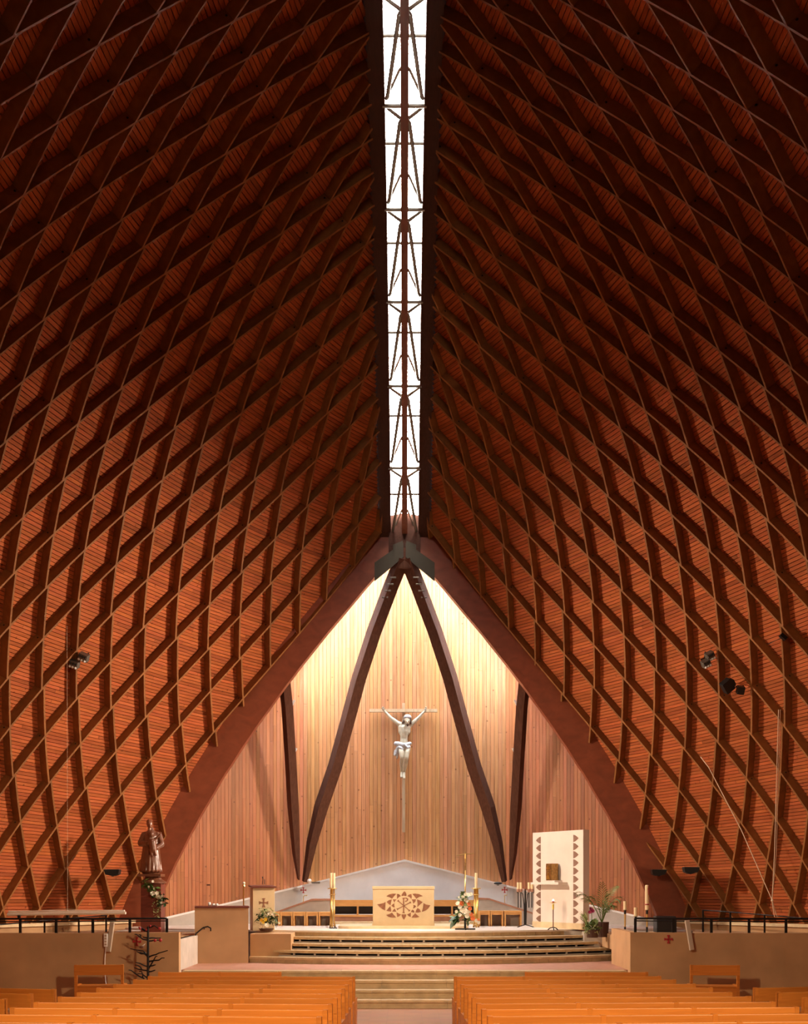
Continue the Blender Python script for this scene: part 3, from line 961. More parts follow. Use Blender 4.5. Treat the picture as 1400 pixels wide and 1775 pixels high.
def flared(p, q, w0, w1):
    p, q = Vector(p), Vector(q); t = (q - p).normalized(); n = Vector((-t.y, t.x)); m = (p + q) / 2
    return [tuple(p + n * w1), tuple(p + t * 30 + n * w0), tuple(q - t * 30 + n * w0), tuple(q + n * w1), tuple(q - n * w1), tuple(q - t * 30 - n * w0), tuple(p + t * 30 - n * w0), tuple(p - n * w1)]
inl(flared((693, 322), (694, 628), 12, 28), 'inlay', 'monogram_stroke', 0.006)
inl(flared((575, 372), (818, 585), 9, 24), 'inlay', 'monogram_stroke', 0.005)
inl(flared((840, 408), (558, 555), 9, 24), 'inlay', 'monogram_stroke', 0.0045)
inl([(680, 318), (750, 315), (785, 335), (788, 365), (765, 388), (745, 400), (722, 395), (725, 375), (745, 380), (762, 360), (755, 342), (735, 332), (705, 334)], 'inlay', 'monogram_bow', 0.0055)

# ------------------------------------------------------------------ bench and stalls behind the altar
BY = 31.0
bx0, bx1 = xa(577, BY), xa(826, BY)
bn = thing('sedilia_bench', 'long light oak bench with open compartments behind the altar', 'bench', ((bx0 + bx1) / 2, BY, PLAT))
hb = (bx1 - bx0) / 2
zt = lambda py: za(py, BY) - PLAT
MB().box2((-hb, 0.0, zt(1571)), (hb, 0.04, zt(1560))).build('back_rail', 'bench', bn)
MB().box2((-hb, 0.35, 0.25), (hb, 0.39, zt(1562))).build('back_panel', 'dark', bn)
MB().box2((-hb, -0.02, zt(1589)), (hb, 0.36, zt(1586))).build('seat', 'bench', bn)
for k in range(7):
    x = -hb + 0.02 + (2 * hb - 0.04) * k / 6
    MB().box2((x - 0.018, 0.0, zt(1586)), (x + 0.018, 0.35, zt(1571))).build('divider', 'bench', bn)
MB().box2((-hb, 0.02, zt(1597)), (hb, 0.38, zt(1589))).build('base_board', 'coping', bn)
MB().box2((-hb, -0.30, 0.0), (hb, 0.38, zt(1597))).build('foot_step', 'stone', bn)
def cube_stool(label, px0, px1, pyt, Y, first=[None]):
    x0, x1 = xa(px0, Y), xa(px1, Y)
    w_, h_, d_ = (x1 - x0), za(pyt, Y) - PLAT, 0.42
    r = thing('cube_stool', label, 'stool', ((x0 + x1) / 2, Y, PLAT), group='open oak cube stools')
    t = 0.035
    for s in (-1, 1): MB().box2((s * w_ / 2, 0, 0), (s * (w_ / 2 - t), d_, h_ - t)).build('side_panel', 'bench', r)
    MB().box2((-w_ / 2, 0, h_ - t), (w_ / 2, d_, h_)).build('seat', 'bench', r)
    MB().box2((-w_ / 2 + t, 0.02, h_ - t - 0.06), (w_ / 2 - t, 0.04, h_ - t)).build('front_rail', 'bench', r)
    MB().box2((-w_ / 2 + t, d_ - 0.02, 0), (w_ / 2 - t, d_ - 0.005, h_ - t)).build('back_panel', 'concrete', r)
for i, (a, b) in enumerate(((463, 484.5), (485.5, 507), (508, 529.5), (530.5, 551), (552, 574))):
    cube_stool('open oak cube stool left of the altar, %s from the ambo' % ORD[i], a, b, 1581, 29.6)
for i, (a, b) in enumerate(((830, 849), (850, 872), (874, 904))):
    cube_stool('open oak cube stool right of the altar, %s from the altar' % ORD[i], a, b, 1579, 29.3)
# sloping side walls with pink coping
for sg, nm, prof in ((-1, 'wall_ramp_left', [(470, 1586), (540, 1561), (577, 1561)]), (1, 'wall_ramp_right', [(826, 1559), (848, 1560), (936, 1589)])):
    Y = 30.35
    P = [(xa(x, Y), za(y, Y)) for x, y in prof]
    MBr = MB().prism([(P[0][0], PLAT)] + P + [(P[-1][0], PLAT)], lambda a, b, t: (a, t, b), Y, Y + 0.45)
    w_ = struct(MBr.build(nm, 'concrete'), 'low ramped wall beside the bench')
    c = MB()
    for (a, b) in zip(P[:-1], P[1:]):
        c.ring([[(a[0], Y - .03, a[1]), (a[0], Y + .5, a[1]), (a[0], Y + .5, a[1] + .045), (a[0], Y - .03, a[1] + .045)], [(b[0], Y - .03, b[1]), (b[0], Y + .5, b[1]), (b[0], Y + .5, b[1] + .045), (b[0], Y - .03, b[1] + .045)]])
    c.build('coping', 'coping', w_)

# ------------------------------------------------------------------ ambo
AMB = 26.55
ambo = thing('ambo', 'tall cream ambo with a carved cross and dark slanted top', 'lectern', (xa(457, AMB), AMB, PLAT), math.radians(16))
awh = 0.245; ah = za(1539, AMB) - PLAT
bevel(MB().box2((-awh, 0, 0), (awh, 0.42, ah)).build('body', 'altar', ambo), 0.006)
MB().prism([(-0.05, ah - 0.0), (0.46, ah + 0.025), (0.46, ah + 0.06), (-0.05, ah + 0.035)], lambda a, b, t: (t, a, b), -awh - 0.03, awh + 0.03).build('book_rest', 'darkwood', ambo)
def pattee(cx_, cz_, s, y0, y1, parent, mat, name='cross'):
    mb = MB()
    for k in range(4):
        a = k * PI / 2
        pl = [(0.12, 0.1), (0.12, 1.0), (-0.12, 1.0), (-0.12, 0.1)]
        pl = [(-0.12, 0.0), (0.12, 0.0), (0.16, 0.55), (0.36, 1.0), (-0.36, 1.0), (-0.16, 0.55)]
        q = [(cx_ + s * (p[0] * math.cos(a) - p[1] * math.sin(a)), cz_ + s * (p[0] * math.sin(a) + p[1] * math.cos(a))) for p in pl]
        mb.prism(q, lambda u_, v_, t: (u_, t, v_), y0, y1)
    return mb.build(name, mat, parent)
pattee(0.0, ah - 0.33, 0.10, -0.006, 0.01, ambo, 'inlay')
mic = MB().tube([(0.0, 0.2, ah + 0.08), (0.0, 0.12, ah + 0.19), (-0.02, 0.04, ah + 0.24)], [0.008, 0.006, 0.014], 6)
mic.build('microphone', 'black', ambo)
MB().tube([(0.06, 0.25, ah + 0.08), (0.06, 0.24, ah + 0.19)], 0.008, 6).build('lamp_stem', 'black', ambo)

# stone console left of the steps with a handrail
CY_ = 25.4
cx0, cx1 = xa(338, CY_), xa(430, CY_)
con = thing('stone_console', 'big ochre plaster console with dark red top left of the ambo', 'console', ((cx0 + cx1) / 2, CY_, LAND), math.radians(9))
hc = (cx1 - cx0) / 2; hz = za(1574, CY_) - LAND
MB().box2((-hc, 0, 0), (hc, 0.9, hz)).build('body', 'parapet', con)
bevel(MB().box2((-hc - .0, -0.02, hz), (hc + .02, 0.92, hz + 0.035)).build('top_board', 'darkwood', con), 0.006)
hp = [at(337, 1645, 25.1), at(335, 1630, 25.15), at(340, 1618, 25.2), at(352, 1608, 25.25), at(360, 1606, 25.25), at(365, 1609, 25.25), at(365, 1614, 25.25)]
hr = thing('handrail', 'short black curved iron handrail on the ochre console', 'handrail', hp[0])
MB().tube([p - hp[0] for p in hp], 0.016, 8).build('rail', 'iron', hr)
MB().tube([hp[3] - hp[0], at(356, 1612, CY_ + .02) - hp[0]], 0.012, 6).build('bracket', 'iron', hr)
for i, (px, r_, sq, lab) in enumerate(((364, 0.035, 1.2, 'small white jug'), (371, 0.04, 0.7, 'small white bowl'), (377, 0.035, 0.8, 'small white cup'))):
    o = MB().lathe([(0.001, 0), (r_ * .7, 0), (r_, r_ * sq), (r_ * .8, r_ * 2 * sq), (r_ * .7, r_ * 2 * sq), (r_ * .6, r_ * sq), (0.001, r_ * .4)], n=12).build(lab.replace('small white ', 'white_'), 'whiteplastic', smooth=True)
    o.location = (xa(px, CY_ + .4), CY_ + 0.3, LAND + hz + 0.036)
    tag(o, lab + ' on the dark red top of the ochre console', lab.split()[-1])

# ------------------------------------------------------------------ candle stands, cross and sanctuary furniture
def candle(parent, x, y, z0, z1, r, mat='wax', name='candle'):
    c = MB().lathe([(0.001, 0), (r, 0), (r, (z1 - z0) * .97), (r * .85, z1 - z0), (0.001, z1 - z0 - r * .15)], (x, y, z0), 12).build(name, mat, parent, smooth=False)
    MB().tube([(x, y, z1 - .01), (x + .002, y, z1 + 0.018)], 0.004, 5).build('wick', 'black', c)
    return c
def brass_stand(px, Y, label, n_col, candles):
    r = thing('altar_candlestick', label, 'candlestick', (xa(px, Y), Y, PLAT))
    zp = za(1541, Y) - PLAT
    for k in range(n_col):
        a = 2 * PI * k / n_col + 0.5
        x, y = 0.042 * math.cos(a), 0.042 * math.sin(a)
        MB().tube([(x * 1.7, y * 1.7, 0), (x, y, 0.12), (x, y, zp)], 0.019, 10).build('column', 'brass', r, smooth=True)
    for z in (0.03, zp * .84):
        MB().lathe([(0.03, z), (0.075, z + .01), (0.075, z + .025), (0.03, z + .03)], n=16).build('ring', 'brass', r, smooth=True)
    MB().lathe([(0.02, zp), (0.10, zp), (0.12, zp + .02), (0.02, zp + .025)], n=20).build('drip_tray', 'brass', r, smooth=True)
    for k in range(candles):
        candle(r, (-0.033 + 0.066 * k) if candles > 1 else 0, 0, zp + .02, za(1513, Y) - PLAT, 0.034)
    return r
st1 = brass_stand(576, 28.5, 'tall brass candlestick of grouped columns left of the altar', 3, 2)
st2 = brass_stand(825, 28.5, 'tall brass candlestick behind flowers right of the altar', 3, 1)
sp = MB()
clip = thing('cable_clip', 'three small black cable clips on the platform by the left candlestick', 'clip', (xa(578, 27.9), 27.75, PLAT))
for k in range(3):
    MB().box((0.06 * k - .06, 0, 0.012), (0.03, 0.09, 0.022), Matrix.Rotation(0.5, 3, 'Z')).build('clip_block', 'black', clip)
# processional cross
CYc = 27.1
pc = thing('processional_cross', 'slim brass processional cross on a black stand among flowers', 'cross', (xa(806, CYc), CYc, PLAT))
top = za(1476, CYc) - PLAT; arm = za(1479.5 + 1, CYc) - PLAT
MB().tube([(0, 0, 0.35), (0, 0, top - 0.42)], 0.014, 8).build('staff', 'brass', pc, smooth=True)
MB().box2((-0.012, -0.012, top - 0.44), (0.012, 0.012, top)).build('upright', 'bronze', pc)
MB().tube([(-0.21, 0, arm - 0.035), (-0.1, 0, arm - 0.015), (0, 0, arm), (0.1, 0, arm + 0.005), (0.21, 0, arm + 0.02)], [0.006, 0.012, 0.014, 0.012, 0.006], 6).build('crossbar', 'bronze', pc)
MB().tube([(0, -0.02, arm + .01), (0, -0.03, arm - .1), (0.004, -0.03, arm - .2)], [0.014, 0.02, 0.008], 6).build('figure', 'brass', pc)
MB().tube([(0, 0, 0.0), (0, 0, 0.4)], 0.025, 8).build('socket', 'iron', pc)
for a in (0, PI / 2): MB().box((0, 0, 0.015), (0.46, 0.03, 0.03), Matrix.Rotation(a, 3, 'Z')).build('foot_bar', 'iron', pc)
# wrought iron candelabra
IYc = 28.7
ic = thing('iron_candelabra', 'black wrought iron candelabra with four thick candles beside the tabernacle panel', 'candelabra', (xa(910, IYc), IYc, PLAT))
zc = za(1541, IYc) - PLAT
MB().tube([(0, 0, 0.05), (0, 0, zc)], 0.02, 8).build('stem', 'iron', ic)
for s in (-1, 1):
    MB().tube([(s * .02, 0, 0.05), (s * .03, 0, zc * .6), (s * .06, 0, zc - .12), (s * .12, 0, zc - .05), (s * .2, 0, zc - .09)], 0.012, 6).build('arm', 'iron', ic)
    MB().tube([(0, 0, 0.06), (s * .12, -.06, 0.03), (s * .2, -.1, 0.0)], 0.012, 6).build('foot', 'iron', ic)
for k, x in enumerate((-0.17, -0.105, 0.09, 0.16)):
    MB().tube([(x, 0, zc - 0.45), (x, 0, zc - .06)], 0.013, 6).build('drop_rod', 'iron', ic)
    MB().lathe([(0.012, zc - .08), (0.035, zc - .06), (0.04, zc), (0.012, zc)], (x, 0, 0), 12).build('cup', 'coping', ic)
    candle(ic, x, 0, zc, zc + 0.16, 0.031)
MB().box2((-0.2, -0.015, zc - .035), (0.2, 0.015, zc - .015)).build('cross_rail', 'coping', ic)

# ------------------------------------------------------------------ tabernacle panel
pL, pR = Vector((xa(923, 28.75), 28.75)), Vector((xa(1010.5, 27.05), 27.05))
dv = (pR - pL); TW = dv.length; rzp = math.atan2(dv.y, dv.x)
tab = thing('stone_stele', 'tall pale stone slab with two columns of brown leaf insets', 'stele', (pL.x, pL.y, PLAT), rzp)
TH = za(1441, 27.9) - PLAT
MB().box2((0, 0, 0), (TW, 0.17, TH)).build('slab', 'tabstone', tab)
MB().box2((-.002, -0.012, 0), (TW + .002, 0.172, 0.14)).build('base_course', 'stone', tab)
nl = 11
for k in range(nl):
    zc_ = TH * (0.062 + 0.0825 * (nl - 1 - k)) + 0.07
    h_ = TH * 0.037
    for xe, dr in ((TW * 0.168, -1), (TW * 0.815, 1)):
        lw = TW * 0.098
        pl = [(xe, zc_ + h_), (xe + dr * lw * .35, zc_ + h_ * .84), (xe + dr * lw * .7, zc_ + h_ * .45), (xe + dr * lw, zc_), (xe + dr * lw * .7, zc_ - h_ * .45), (xe + dr * lw * .35, zc_ - h_ * .84), (xe, zc_ - h_)]
        MB().prism(pl, lambda a, b, t: (a, t, b), -0.004, 0.02).build('leaf_inset', 'inlay2', tab)
zs = TH * 0.475
sh = bevel(MB().box2((TW * .14, -0.26, zs - 0.055), (TW * .70, 0.0, zs)).build('shelf', 'tabstone', tab), 0.005)
MB().box2((TW * .38, -0.22, zs), (TW * .60, -0.005, zs + 0.045)).build('shelf_block', 'tabstone', tab)
R2 = Matrix.Rotation(rzp, 3, 'Z')
bxp = R2 @ Vector((TW * .49, -0.13, 0)) + Vector((pL.x, pL.y, PLAT + zs + 0.045))
tb = thing('tabernacle', 'small bronze tabernacle box with relief cross on the stone shelf', 'tabernacle', bxp, rzp)
tw = TW * 0.052; th = TH * 0.172
MB().box2((-tw, -0.10, 0), (tw, 0.10, th)).build('box', 'bronze', tb)
MB().box2((-tw * .92, -0.112, th * .03), (tw * .92, -0.10, th * .97)).build('door', 'bronze', tb)
pattee(0, th * .72, tw * 0.55, -0.125, -0.11, tb, 'brass', 'relief_cross')
for s in (-1, 1):
    for k in range(3):
        MB().tube([(s * tw * (.15 + .22 * k), -0.114, th * .06), (s * tw * (.12 + .14 * k), -0.12, th * .25), (s * tw * .1, -0.116, th * .46 - k * .03)], 0.009, 5).build('relief_ray', 'brass', tb)
# sanctuary lamp
SLY = 26.95
sl = thing('sanctuary_lamp', 'small lit red sanctuary lamp on a slim dark stand', 'lamp', (xa(958.5, SLY), SLY, PLAT))
z1 = za(1577, SLY) - PLAT
MB().tube([(0, 0, 0.05), (0, 0, z1)], 0.011, 8).build('stem', 'darkwood', sl)
for k in range(3):
    a = 2 * PI * k / 3 + PI / 6
    MB().tube([(0, 0, 0.06), (0.08 * math.cos(a), 0.08 * math.sin(a), 0.04), (0.13 * math.cos(a), 0.13 * math.sin(a), 0.0)], 0.012, 6).build('foot', 'iron', sl)
MB().lathe([(0.005, z1), (0.04, z1 + .005), (0.005, z1 + .012)], n=12).build('collar', 'brass', sl)
MB().lathe([(0.018, z1 + .01), (0.022, z1 + .12), (0.012, z1 + .13)], n=12).build('yellow_candle', 'petalyellow', sl)
MB().lathe([(0.01, z1 + .14), (0.085, z1 + .165), (0.09, z1 + .17), (0.01, z1 + .15)], n=16).build('drip_tray', 'brass', sl)
MB().lathe([(0.02, z1 + .155), (0.022, z1 + .20), (0.018, z1 + .20)], n=12).build('red_glass', 'petalpink', sl)
MB().ball((0, 0, z1 + .215), 0.02, 8, 6, (1, 1, 1.3)).build('flame', 'flame', sl)

# candle stands right of the steps
def floor_candle(name, label, px, Y, py_top, py_bot, rad, z0, bands=False):
    r = thing(name, label, 'candle stand', (xa(px, Y), Y, z0))
    zb = za(py_bot, Y) - z0; zt_ = za(py_top, Y) - z0
    MB().tube([(0, 0, 0.0), (0, 0, zb * .35)], 0.022, 8).build('lower_shaft', 'iron', r)
    MB().tube([(0, 0, zb * .35), (0, 0, zb - .08)], 0.017, 8).build('shaft', 'brass', r)
    MB().tube([(0, 0, zb - .09), (0, 0, zb - .01)], 0.024, 8).build('neck', 'iron', r)
    MB().lathe([(0.06, 0.0), (0.10, 0.0), (0.09, 0.02), (0.02, 0.03)], n=14).build('foot', 'iron', r)
    MB().lathe([(0.02, zb - .012), (rad * 1.5, zb - .004), (rad * 1.5, zb), (0.02, zb)], n=14).build('drip_tray', 'brass', r)
    c = candle(r, 0, 0, zb, zt_, rad)
    if bands:
        H = zt_ - zb
        MB().lathe([(rad + .001, zb + H * .19), (rad + .002, zb + H * .2), (rad + .002, zb + H * .23), (rad + .001, zb + H * .24)], n=14).build('red_band', 'red', c)
        MB().tube([(rad * .7, -rad * .75, zb + H * .6), (rad * .75, -rad * .75, zb + H * .8), (rad * .6, -rad * .85, zb + H * .97)], [0.01, 0.014, 0.008], 5).build('wax_ornament', 'red', c)
        MB().tube([(rad * .3, -rad * .98, zb + H * .84), (rad * 1.0, -rad * .5, zb + H * .84)], 0.01, 5).build('wax_ornament', 'red', c)
GZ = 1.22
floor_candle('candle_stand', 'short candle on a dark slim stand, leftmost of three behind the right parapet', 1083, 25.0, 1562, 1577, 0.037, GZ)
floor_candle('candle_stand', 'short candle on a low brass stand, middle of three behind the right parapet', 1101.5, 24.6, 1573, 1588, 0.037, GZ)
floor_candle('paschal_candle', 'tall paschal candle with red band on a brass stand', 1121, 24.8, 1534, 1577, 0.039, GZ, True)
cs = thing('brass_candle_holder', 'slim brass candle holder behind the ochre console', 'candle holder', (xa(420.5, 26.6), 26.75, PLAT))
zz = za(1530, 26.6) - PLAT
MB().tube([(0, 0, 0), (0, 0, zz - .1)], 0.016, 8).build('shaft', 'brass', cs)
MB().lathe([(0.016, zz - .1), (0.04, zz - .08), (0.03, zz - .05), (0.02, zz - .05)], n=12).build('cup', 'brass', cs)
MB().ball((0.006, 0, zz - .01), 0.032, 10, 6).build('glass_shade', 'petalwhite', cs)
MB().lathe([(0.02, 0), (0.1, 0), (0.08, 0.02), (0.02, 0.04)], n=14).build('foot', 'brass', cs)

# ------------------------------------------------------------------ crucifix
KY = 32.12
cz = za(1231, KY)
cru = thing('cross', 'large pale wooden cross hanging on the apse planks', 'cross', (xa(699, KY), KY, za(1442, KY)))
H0 = za(1442, KY)
MB().box2((-0.035, 0.16, 0), (0.045, 0.24, za(1217, KY) - H0)).build('upright', 'crosswood', cru)
MB().box2((xa(640, KY) - xa(699, KY), 0.06, cz - H0 - 0.04), (xa(758, KY) - xa(699, KY), 0.16, cz - H0 + 0.045)).build('crossbar', 'crosswood', cru)
def blob(name, parts, mat, parent, voxel=0.014, smooth=4):
    """one continuous body: tapered capsules fused by a voxel remesh"""
    mb = MB()
    for p in parts:
        a, ra, b, rb = Vector(p[0]), p[1], Vector(p[2]), p[3]
        n = 6
        pts = [a - (b - a).normalized() * ra * .7] + [a.lerp(b, k / n) for k in range(n + 1)] + [b + (b - a).normalized() * rb * .7]
        rs = [ra * .6] + [ra + (rb - ra) * k / n for k in range(n + 1)] + [rb * .6]
        mb.tube(pts, rs, 10)
    o = mb.build(name, mat, parent)
    m = o.modifiers.new('remesh', 'REMESH'); m.mode = 'VOXEL'; m.voxel_size = voxel; m.use_smooth_shade = True
    m2 = o.modifiers.new('smooth', 'SMOOTH'); m2.iterations = smooth; m2.factor = 0.5
    return o
def pz(zx, zy, dy=0.0):      # coordinates of the 7x zoom at (600, 1190)
    p = at(600 + zx / 7.0, 1190 + zy / 7.0, KY + dy)
    return (p.x, p.y, p.z)
cor = thing('corpus', 'carved pale figure with outstretched arms fixed to the cross', 'figure', pz(695, 1120, -0.02))
ol = Vector(cor.location)
def q(zx, zy, dy=0.0): return tuple(Vector(pz(zx, zy, dy)) - ol)
HP, HC = [], []
body = [
    (q(715, 430, -.06), .062, q(712, 470, -.05), .075),       # neck
    (q(700, 500, -.03), .125, q(705, 560, -.05), .120),       # chest
    (q(668, 490, -.03), .095, q(672, 560, -.03), .090),
    (q(742, 492, -.03), .090, q(738, 560, -.03), .088),
    (q(702, 560, -.05), .115, q(698, 640, -.04), .098),       # ribs to belly
    (q(698, 640, -.04), .100, q(698, 715, -.04), .118),       # hips
    (q(668, 470, -.02), .082, q(630, 448, -.02), .068),       # shoulders
    (q(745, 475, -.02), .078, q(785, 462, -.02), .066),
    (q(630, 448, -.02), .062, q(545, 385, -.02), .048),       # upper arms
    (q(785, 462, -.02), .060, q(870, 385, -.02), .047),
    (q(545, 385, -.02), .047, q(462, 295, -.01), .030),       # forearms
    (q(870, 385, -.02), .046, q(952, 298, -.01), .030),
    (q(462, 295, -.01), .030, q(446, 272, -.02), .038),       # palms
    (q(952, 298, -.01), .030, q(964, 275, -.02), .038),
    (q(666, 730, -.06), .090, q(670, 800, -.17), .072),       # thighs
    (q(742, 730, -.06), .090, q(738, 800, -.16), .072),
    (q(670, 800, -.17), .070, q(674, 862, -.20), .054),       # knees
    (q(738, 800, -.16), .070, q(732, 868, -.20), .054),
    (q(674, 865, -.20), .052, q(664, 940, -.12), .048),       # shins
    (q(732, 870, -.20), .052, q(724, 945, -.12), .048),
    (q(664, 940, -.12), .046, q(672, 1040, -.05), .030),
    (q(724, 945, -.12), .046, q(702, 1045, -.06), .030),
    (q(672, 1040, -.05), .040, q(668, 1100, -.12), .034),     # feet
    (q(700, 1050, -.06), .040, q(702, 1115, -.14), .036),
]
for hx, hy, dirs in ((446, 272, [(-14, -18), (-8, -26), (0, -30), (8, -27), (18, -10)]), (964, 275, [(14, -18), (8, -27), (1, -31), (-7, -27), (-18, -8)])):
    for j, (dx, dy) in enumerate(dirs):
        L_ = 1.0
        body.append((q(hx + dx * .4, hy + dy * .4, -.03), .014, q(hx + dx, hy + dy, -.06), .010))
cb = blob('body', body, 'corpus', cor, 0.011, 3)
hd = [(q(738, 400, -.13), .082, q(742, 425, -.15), .074), (q(742, 425, -.15), .070, q(742, 455, -.16), .045), (q(742, 425, -.22), .016, q(741, 437, -.235), .019),
      (q(728, 418, -.21), .014, q(734, 417, -.215), .012), (q(750, 418, -.21), .012, q(756, 418, -.205), .014), (q(738, 447, -.215), .010, q(747, 447, -.215), .010)]
head = blob('head', hd, 'corpus', cor, 0.009, 2)
blob('hair', [(q(735, 385, -.10), .085, q(760, 385, -.10), .070), (q(712, 400, -.09), .05, q(685, 440, -.10), .035), (q(775, 400, -.09), .045, q(782, 450, -.10), .028), (q(742, 455, -.17), .04, q(744, 478, -.17), .022)], 'hair', cor, 0.011, 2)
MB().ring([[tuple(Vector(q(743, 383, -.11)) + Vector((math.cos(a) * rr, math.sin(a) * rr * .9, zz_))) for a in [2 * PI * j / 16 for j in range(16)]] for rr, zz_ in ((.085, -.015), (.108, .0), (.100, .045), (.07, .085), (.02, .10))]).build('head_cloth', 'cloth', cor, smooth=True)
lc = [(q(625, 690, -.10), .055, q(700, 715, -.16), .06), (q(700, 715, -.16), .06, q(775, 690, -.09), .05), (q(640, 735, -.13), .05, q(760, 735, -.13), .055),
      (q(600, 690, -.12), .062, q(618, 700, -.13), .05), (q(620, 740, -.12), .045, q(595, 830, -.12), .040), (q(635, 750, -.11), .035, q(615, 870, -.10), .025), (q(595, 780, -.12), .035, q(582, 830, -.11), .025),
      (q(660, 745, -.17), .045, q(690, 770, -.18), .03), (q(745, 740, -.16), .04, q(735, 780, -.17), .025), (q(700, 700, -.19), .03, q(740, 740, -.19), .028)]
blob('loincloth', lc, 'cloth', cor, 0.011, 2)

# ------------------------------------------------------------------ statue on its plinth, left
SY = 26.9
spx = 265
pl_ = thing('statue_plinth', 'tall dark wooden plinth carrying the carved statue', 'plinth', (xa(spx, SY), SY, GZ))
pw = 0.225; pt = za(1531, SY) - GZ
MB().box2((-pw, -pw, 0), (pw, pw, pt)).build('shaft', 'darkwood', pl_)
MB().lathe([(0.30, pt), (0.30, pt + .03), (0.2, pt + .09), (0.17, pt + .14), (0.17, pt + .155)], n=20).build('cap', 'carved', pl_, smooth=False)
stt = thing('statue', 'carved brown wooden statue of a robed figure holding a child', 'statue', (xa(spx - 3, SY), SY, GZ + pt + 0.155))
def sp_(px, py, dy=0.0): return tuple(at(px, py, SY + dy) - Vector(stt.location))
rb = [(sp_(262, 1508), .235, sp_(262, 1470), .19), (sp_(262, 1470), .19, sp_(262, 1450), .175), (sp_(252, 1448), .09, sp_(274, 1448), .09), (sp_(262, 1455), .16, sp_(262, 1446), .13),
      (sp_(251, 1447), .085, sp_(243, 1462, -.02), .07), (sp_(243, 1462, -.02), .068, sp_(256, 1462, -.20), .05), (sp_(275, 1448), .08, sp_(281, 1464, -.03), .065), (sp_(281, 1464, -.03), .06, sp_(270, 1470, -.22), .05),
      (sp_(262, 1442), .06, sp_(262, 1436), .055)]
for k in range(9):
    a = PI + PI * (k + .5) / 9
    rb.append((tuple(Vector(sp_(262, 1510)) + Vector((.235 * math.cos(a), .22 * math.sin(a), 0))), .035, tuple(Vector(sp_(262, 1468)) + Vector((.17 * math.cos(a), .15 * math.sin(a), 0))), .02))
blob('robe', rb, 'carved', stt, 0.016, 3)
blob('head', [(sp_(259, 1427, -.03), .072, sp_(260, 1432, -.04), .062), (sp_(260, 1430, -.10), .016, sp_(260, 1433, -.112), .018), (sp_(259, 1437, -.05), .045, sp_(260, 1441, -.06), .028), (sp_(258, 1425, .02), .07, sp_(260, 1425, .02), .068)], 'carved', stt, 0.011, 2)
ch = [(sp_(264, 1459, -.24), .085, sp_(266, 1474, -.24), .08), (sp_(262, 1448, -.24), .055, sp_(263, 1445, -.24), .052), (sp_(264, 1451, -.27), .012, sp_(264, 1453, -.28), .012), (sp_(268, 1455, -.24), .035, sp_(277, 1447, -.26), .02), (sp_(277, 1447, -.26), .02, sp_(279, 1443, -.26), .016),
      (sp_(260, 1456, -.25), .032, sp_(256, 1464, -.27), .022), (sp_(262, 1474, -.25), .05, sp_(264, 1484, -.27), .032), (sp_(268, 1474, -.25), .05, sp_(270, 1482, -.27), .032)]
blob('child', ch, 'carved', stt, 0.012, 2)
MB().box2((-0.26, -0.24, -0.005), (0.26, 0.24, 0.05)).build('base', 'carved', stt)
# ------------------------------------------------------------------ flowers and plants
def leaf_mesh(L, W, n=4, bend=0.3, fold=0.15):
    lo = []
    for k in range(n + 1):
        t = k / n; w_ = W * math.sin(PI * min(1, t * 0.92 + 0.06)) * .5
        x = L * t; z = -bend * L * t * t
        lo.append([(x, -w_, z + fold * w_), (x, 0, z), (x, w_, z + fold * w_)])
    return MB().ring(lo, close=False, cap=False)
LEAF = {}
def get_leaf(kind):
    if kind not in LEAF:
        dims = {'broad': (0.16, 0.085), 'long': (0.24, 0.035), 'small': (0.07, 0.035), 'big': (0.26, 0.17)}[kind]
        o = leaf_mesh(*dims).build('leaf', 'leaf'); LEAF[kind] = o.data; COL.objects.unlink(o); bpy.data.objects.remove(o)
    return LEAF[kind]
def foliage(parent, items, mat, name='foliage'):
    """many small leaves fused into one mesh (nobody could count them)"""
    mb = MB()
    for kind, loc, rot, s in items:
        me = get_leaf(kind); R_ = Euler(rot).to_matrix(); i = len(mb.v)
        for v in me.vertices: mb.v.append(tuple(R_ @ (v.co * s) + Vector(loc)))
        for p in me.polygons: mb.f.append(tuple(i + k for k in p.vertices)); mb.m.append(0)
    o = mb.build(name, mat, parent); o['kind'] = 'stuff'; return o
def blossom_mesh(mat, petals=7, r=0.05, cup=0.5):
    mb = MB()
    for ring_, (rr, tilt, n) in enumerate(((r, cup * .6, petals), (r * .62, cup * 1.3, max(4, petals - 2)))):
        for k in range(n):
            a = 2 * PI * k / n + ring_ * .4; c, s = math.cos(a), math.sin(a)
            w_ = rr * 0.45
            pts = []
            for t, ww in ((0.08, .25), (0.55, 1.0), (1.0, .45)):
                x = rr * t; z = rr * tilt * t * t
                pts.append([(x * c - y * s, x * s + y * c, z) for y in (-w_ * ww, w_ * ww)])
            mb.quad(pts[0][0], pts[0][1], pts[1][1], pts[1][0]); mb.quad(pts[1][0], pts[1][1], pts[2][1], pts[2][0])
    mb.ball((0, 0, r * .12), r * .28, 6, 4)
    o = mb.build('blossom', mat); me = o.data; COL.objects.unlink(o); bpy.data.objects.remove(o); return me
BL = {m: blossom_mesh(m) for m in ('petalwhite', 'petalorange', 'petalyellow', 'petalpink')}
def blossom(parent, kind, loc, s=1.0, face=(-PI / 2 + .3, 0, 0)):
    o = bpy.data.objects.new('blossom', BL[kind]); COL.objects.link(o); o.parent = parent
    o.location = loc; o.rotation_euler = (face[0] + random.uniform(-.4, .4) + PI, random.uniform(-.5, .5), 0); o.scale = (s, s, s)
    o.rotation_euler = (PI / 2 + random.uniform(-.6, .3), random.uniform(-.5, .5), random.uniform(-.5, .5))
    return o
rd = random.uniform
def rr3(): return (rd(-.8, .8), rd(-.9, .9), rd(0, 2 * PI))
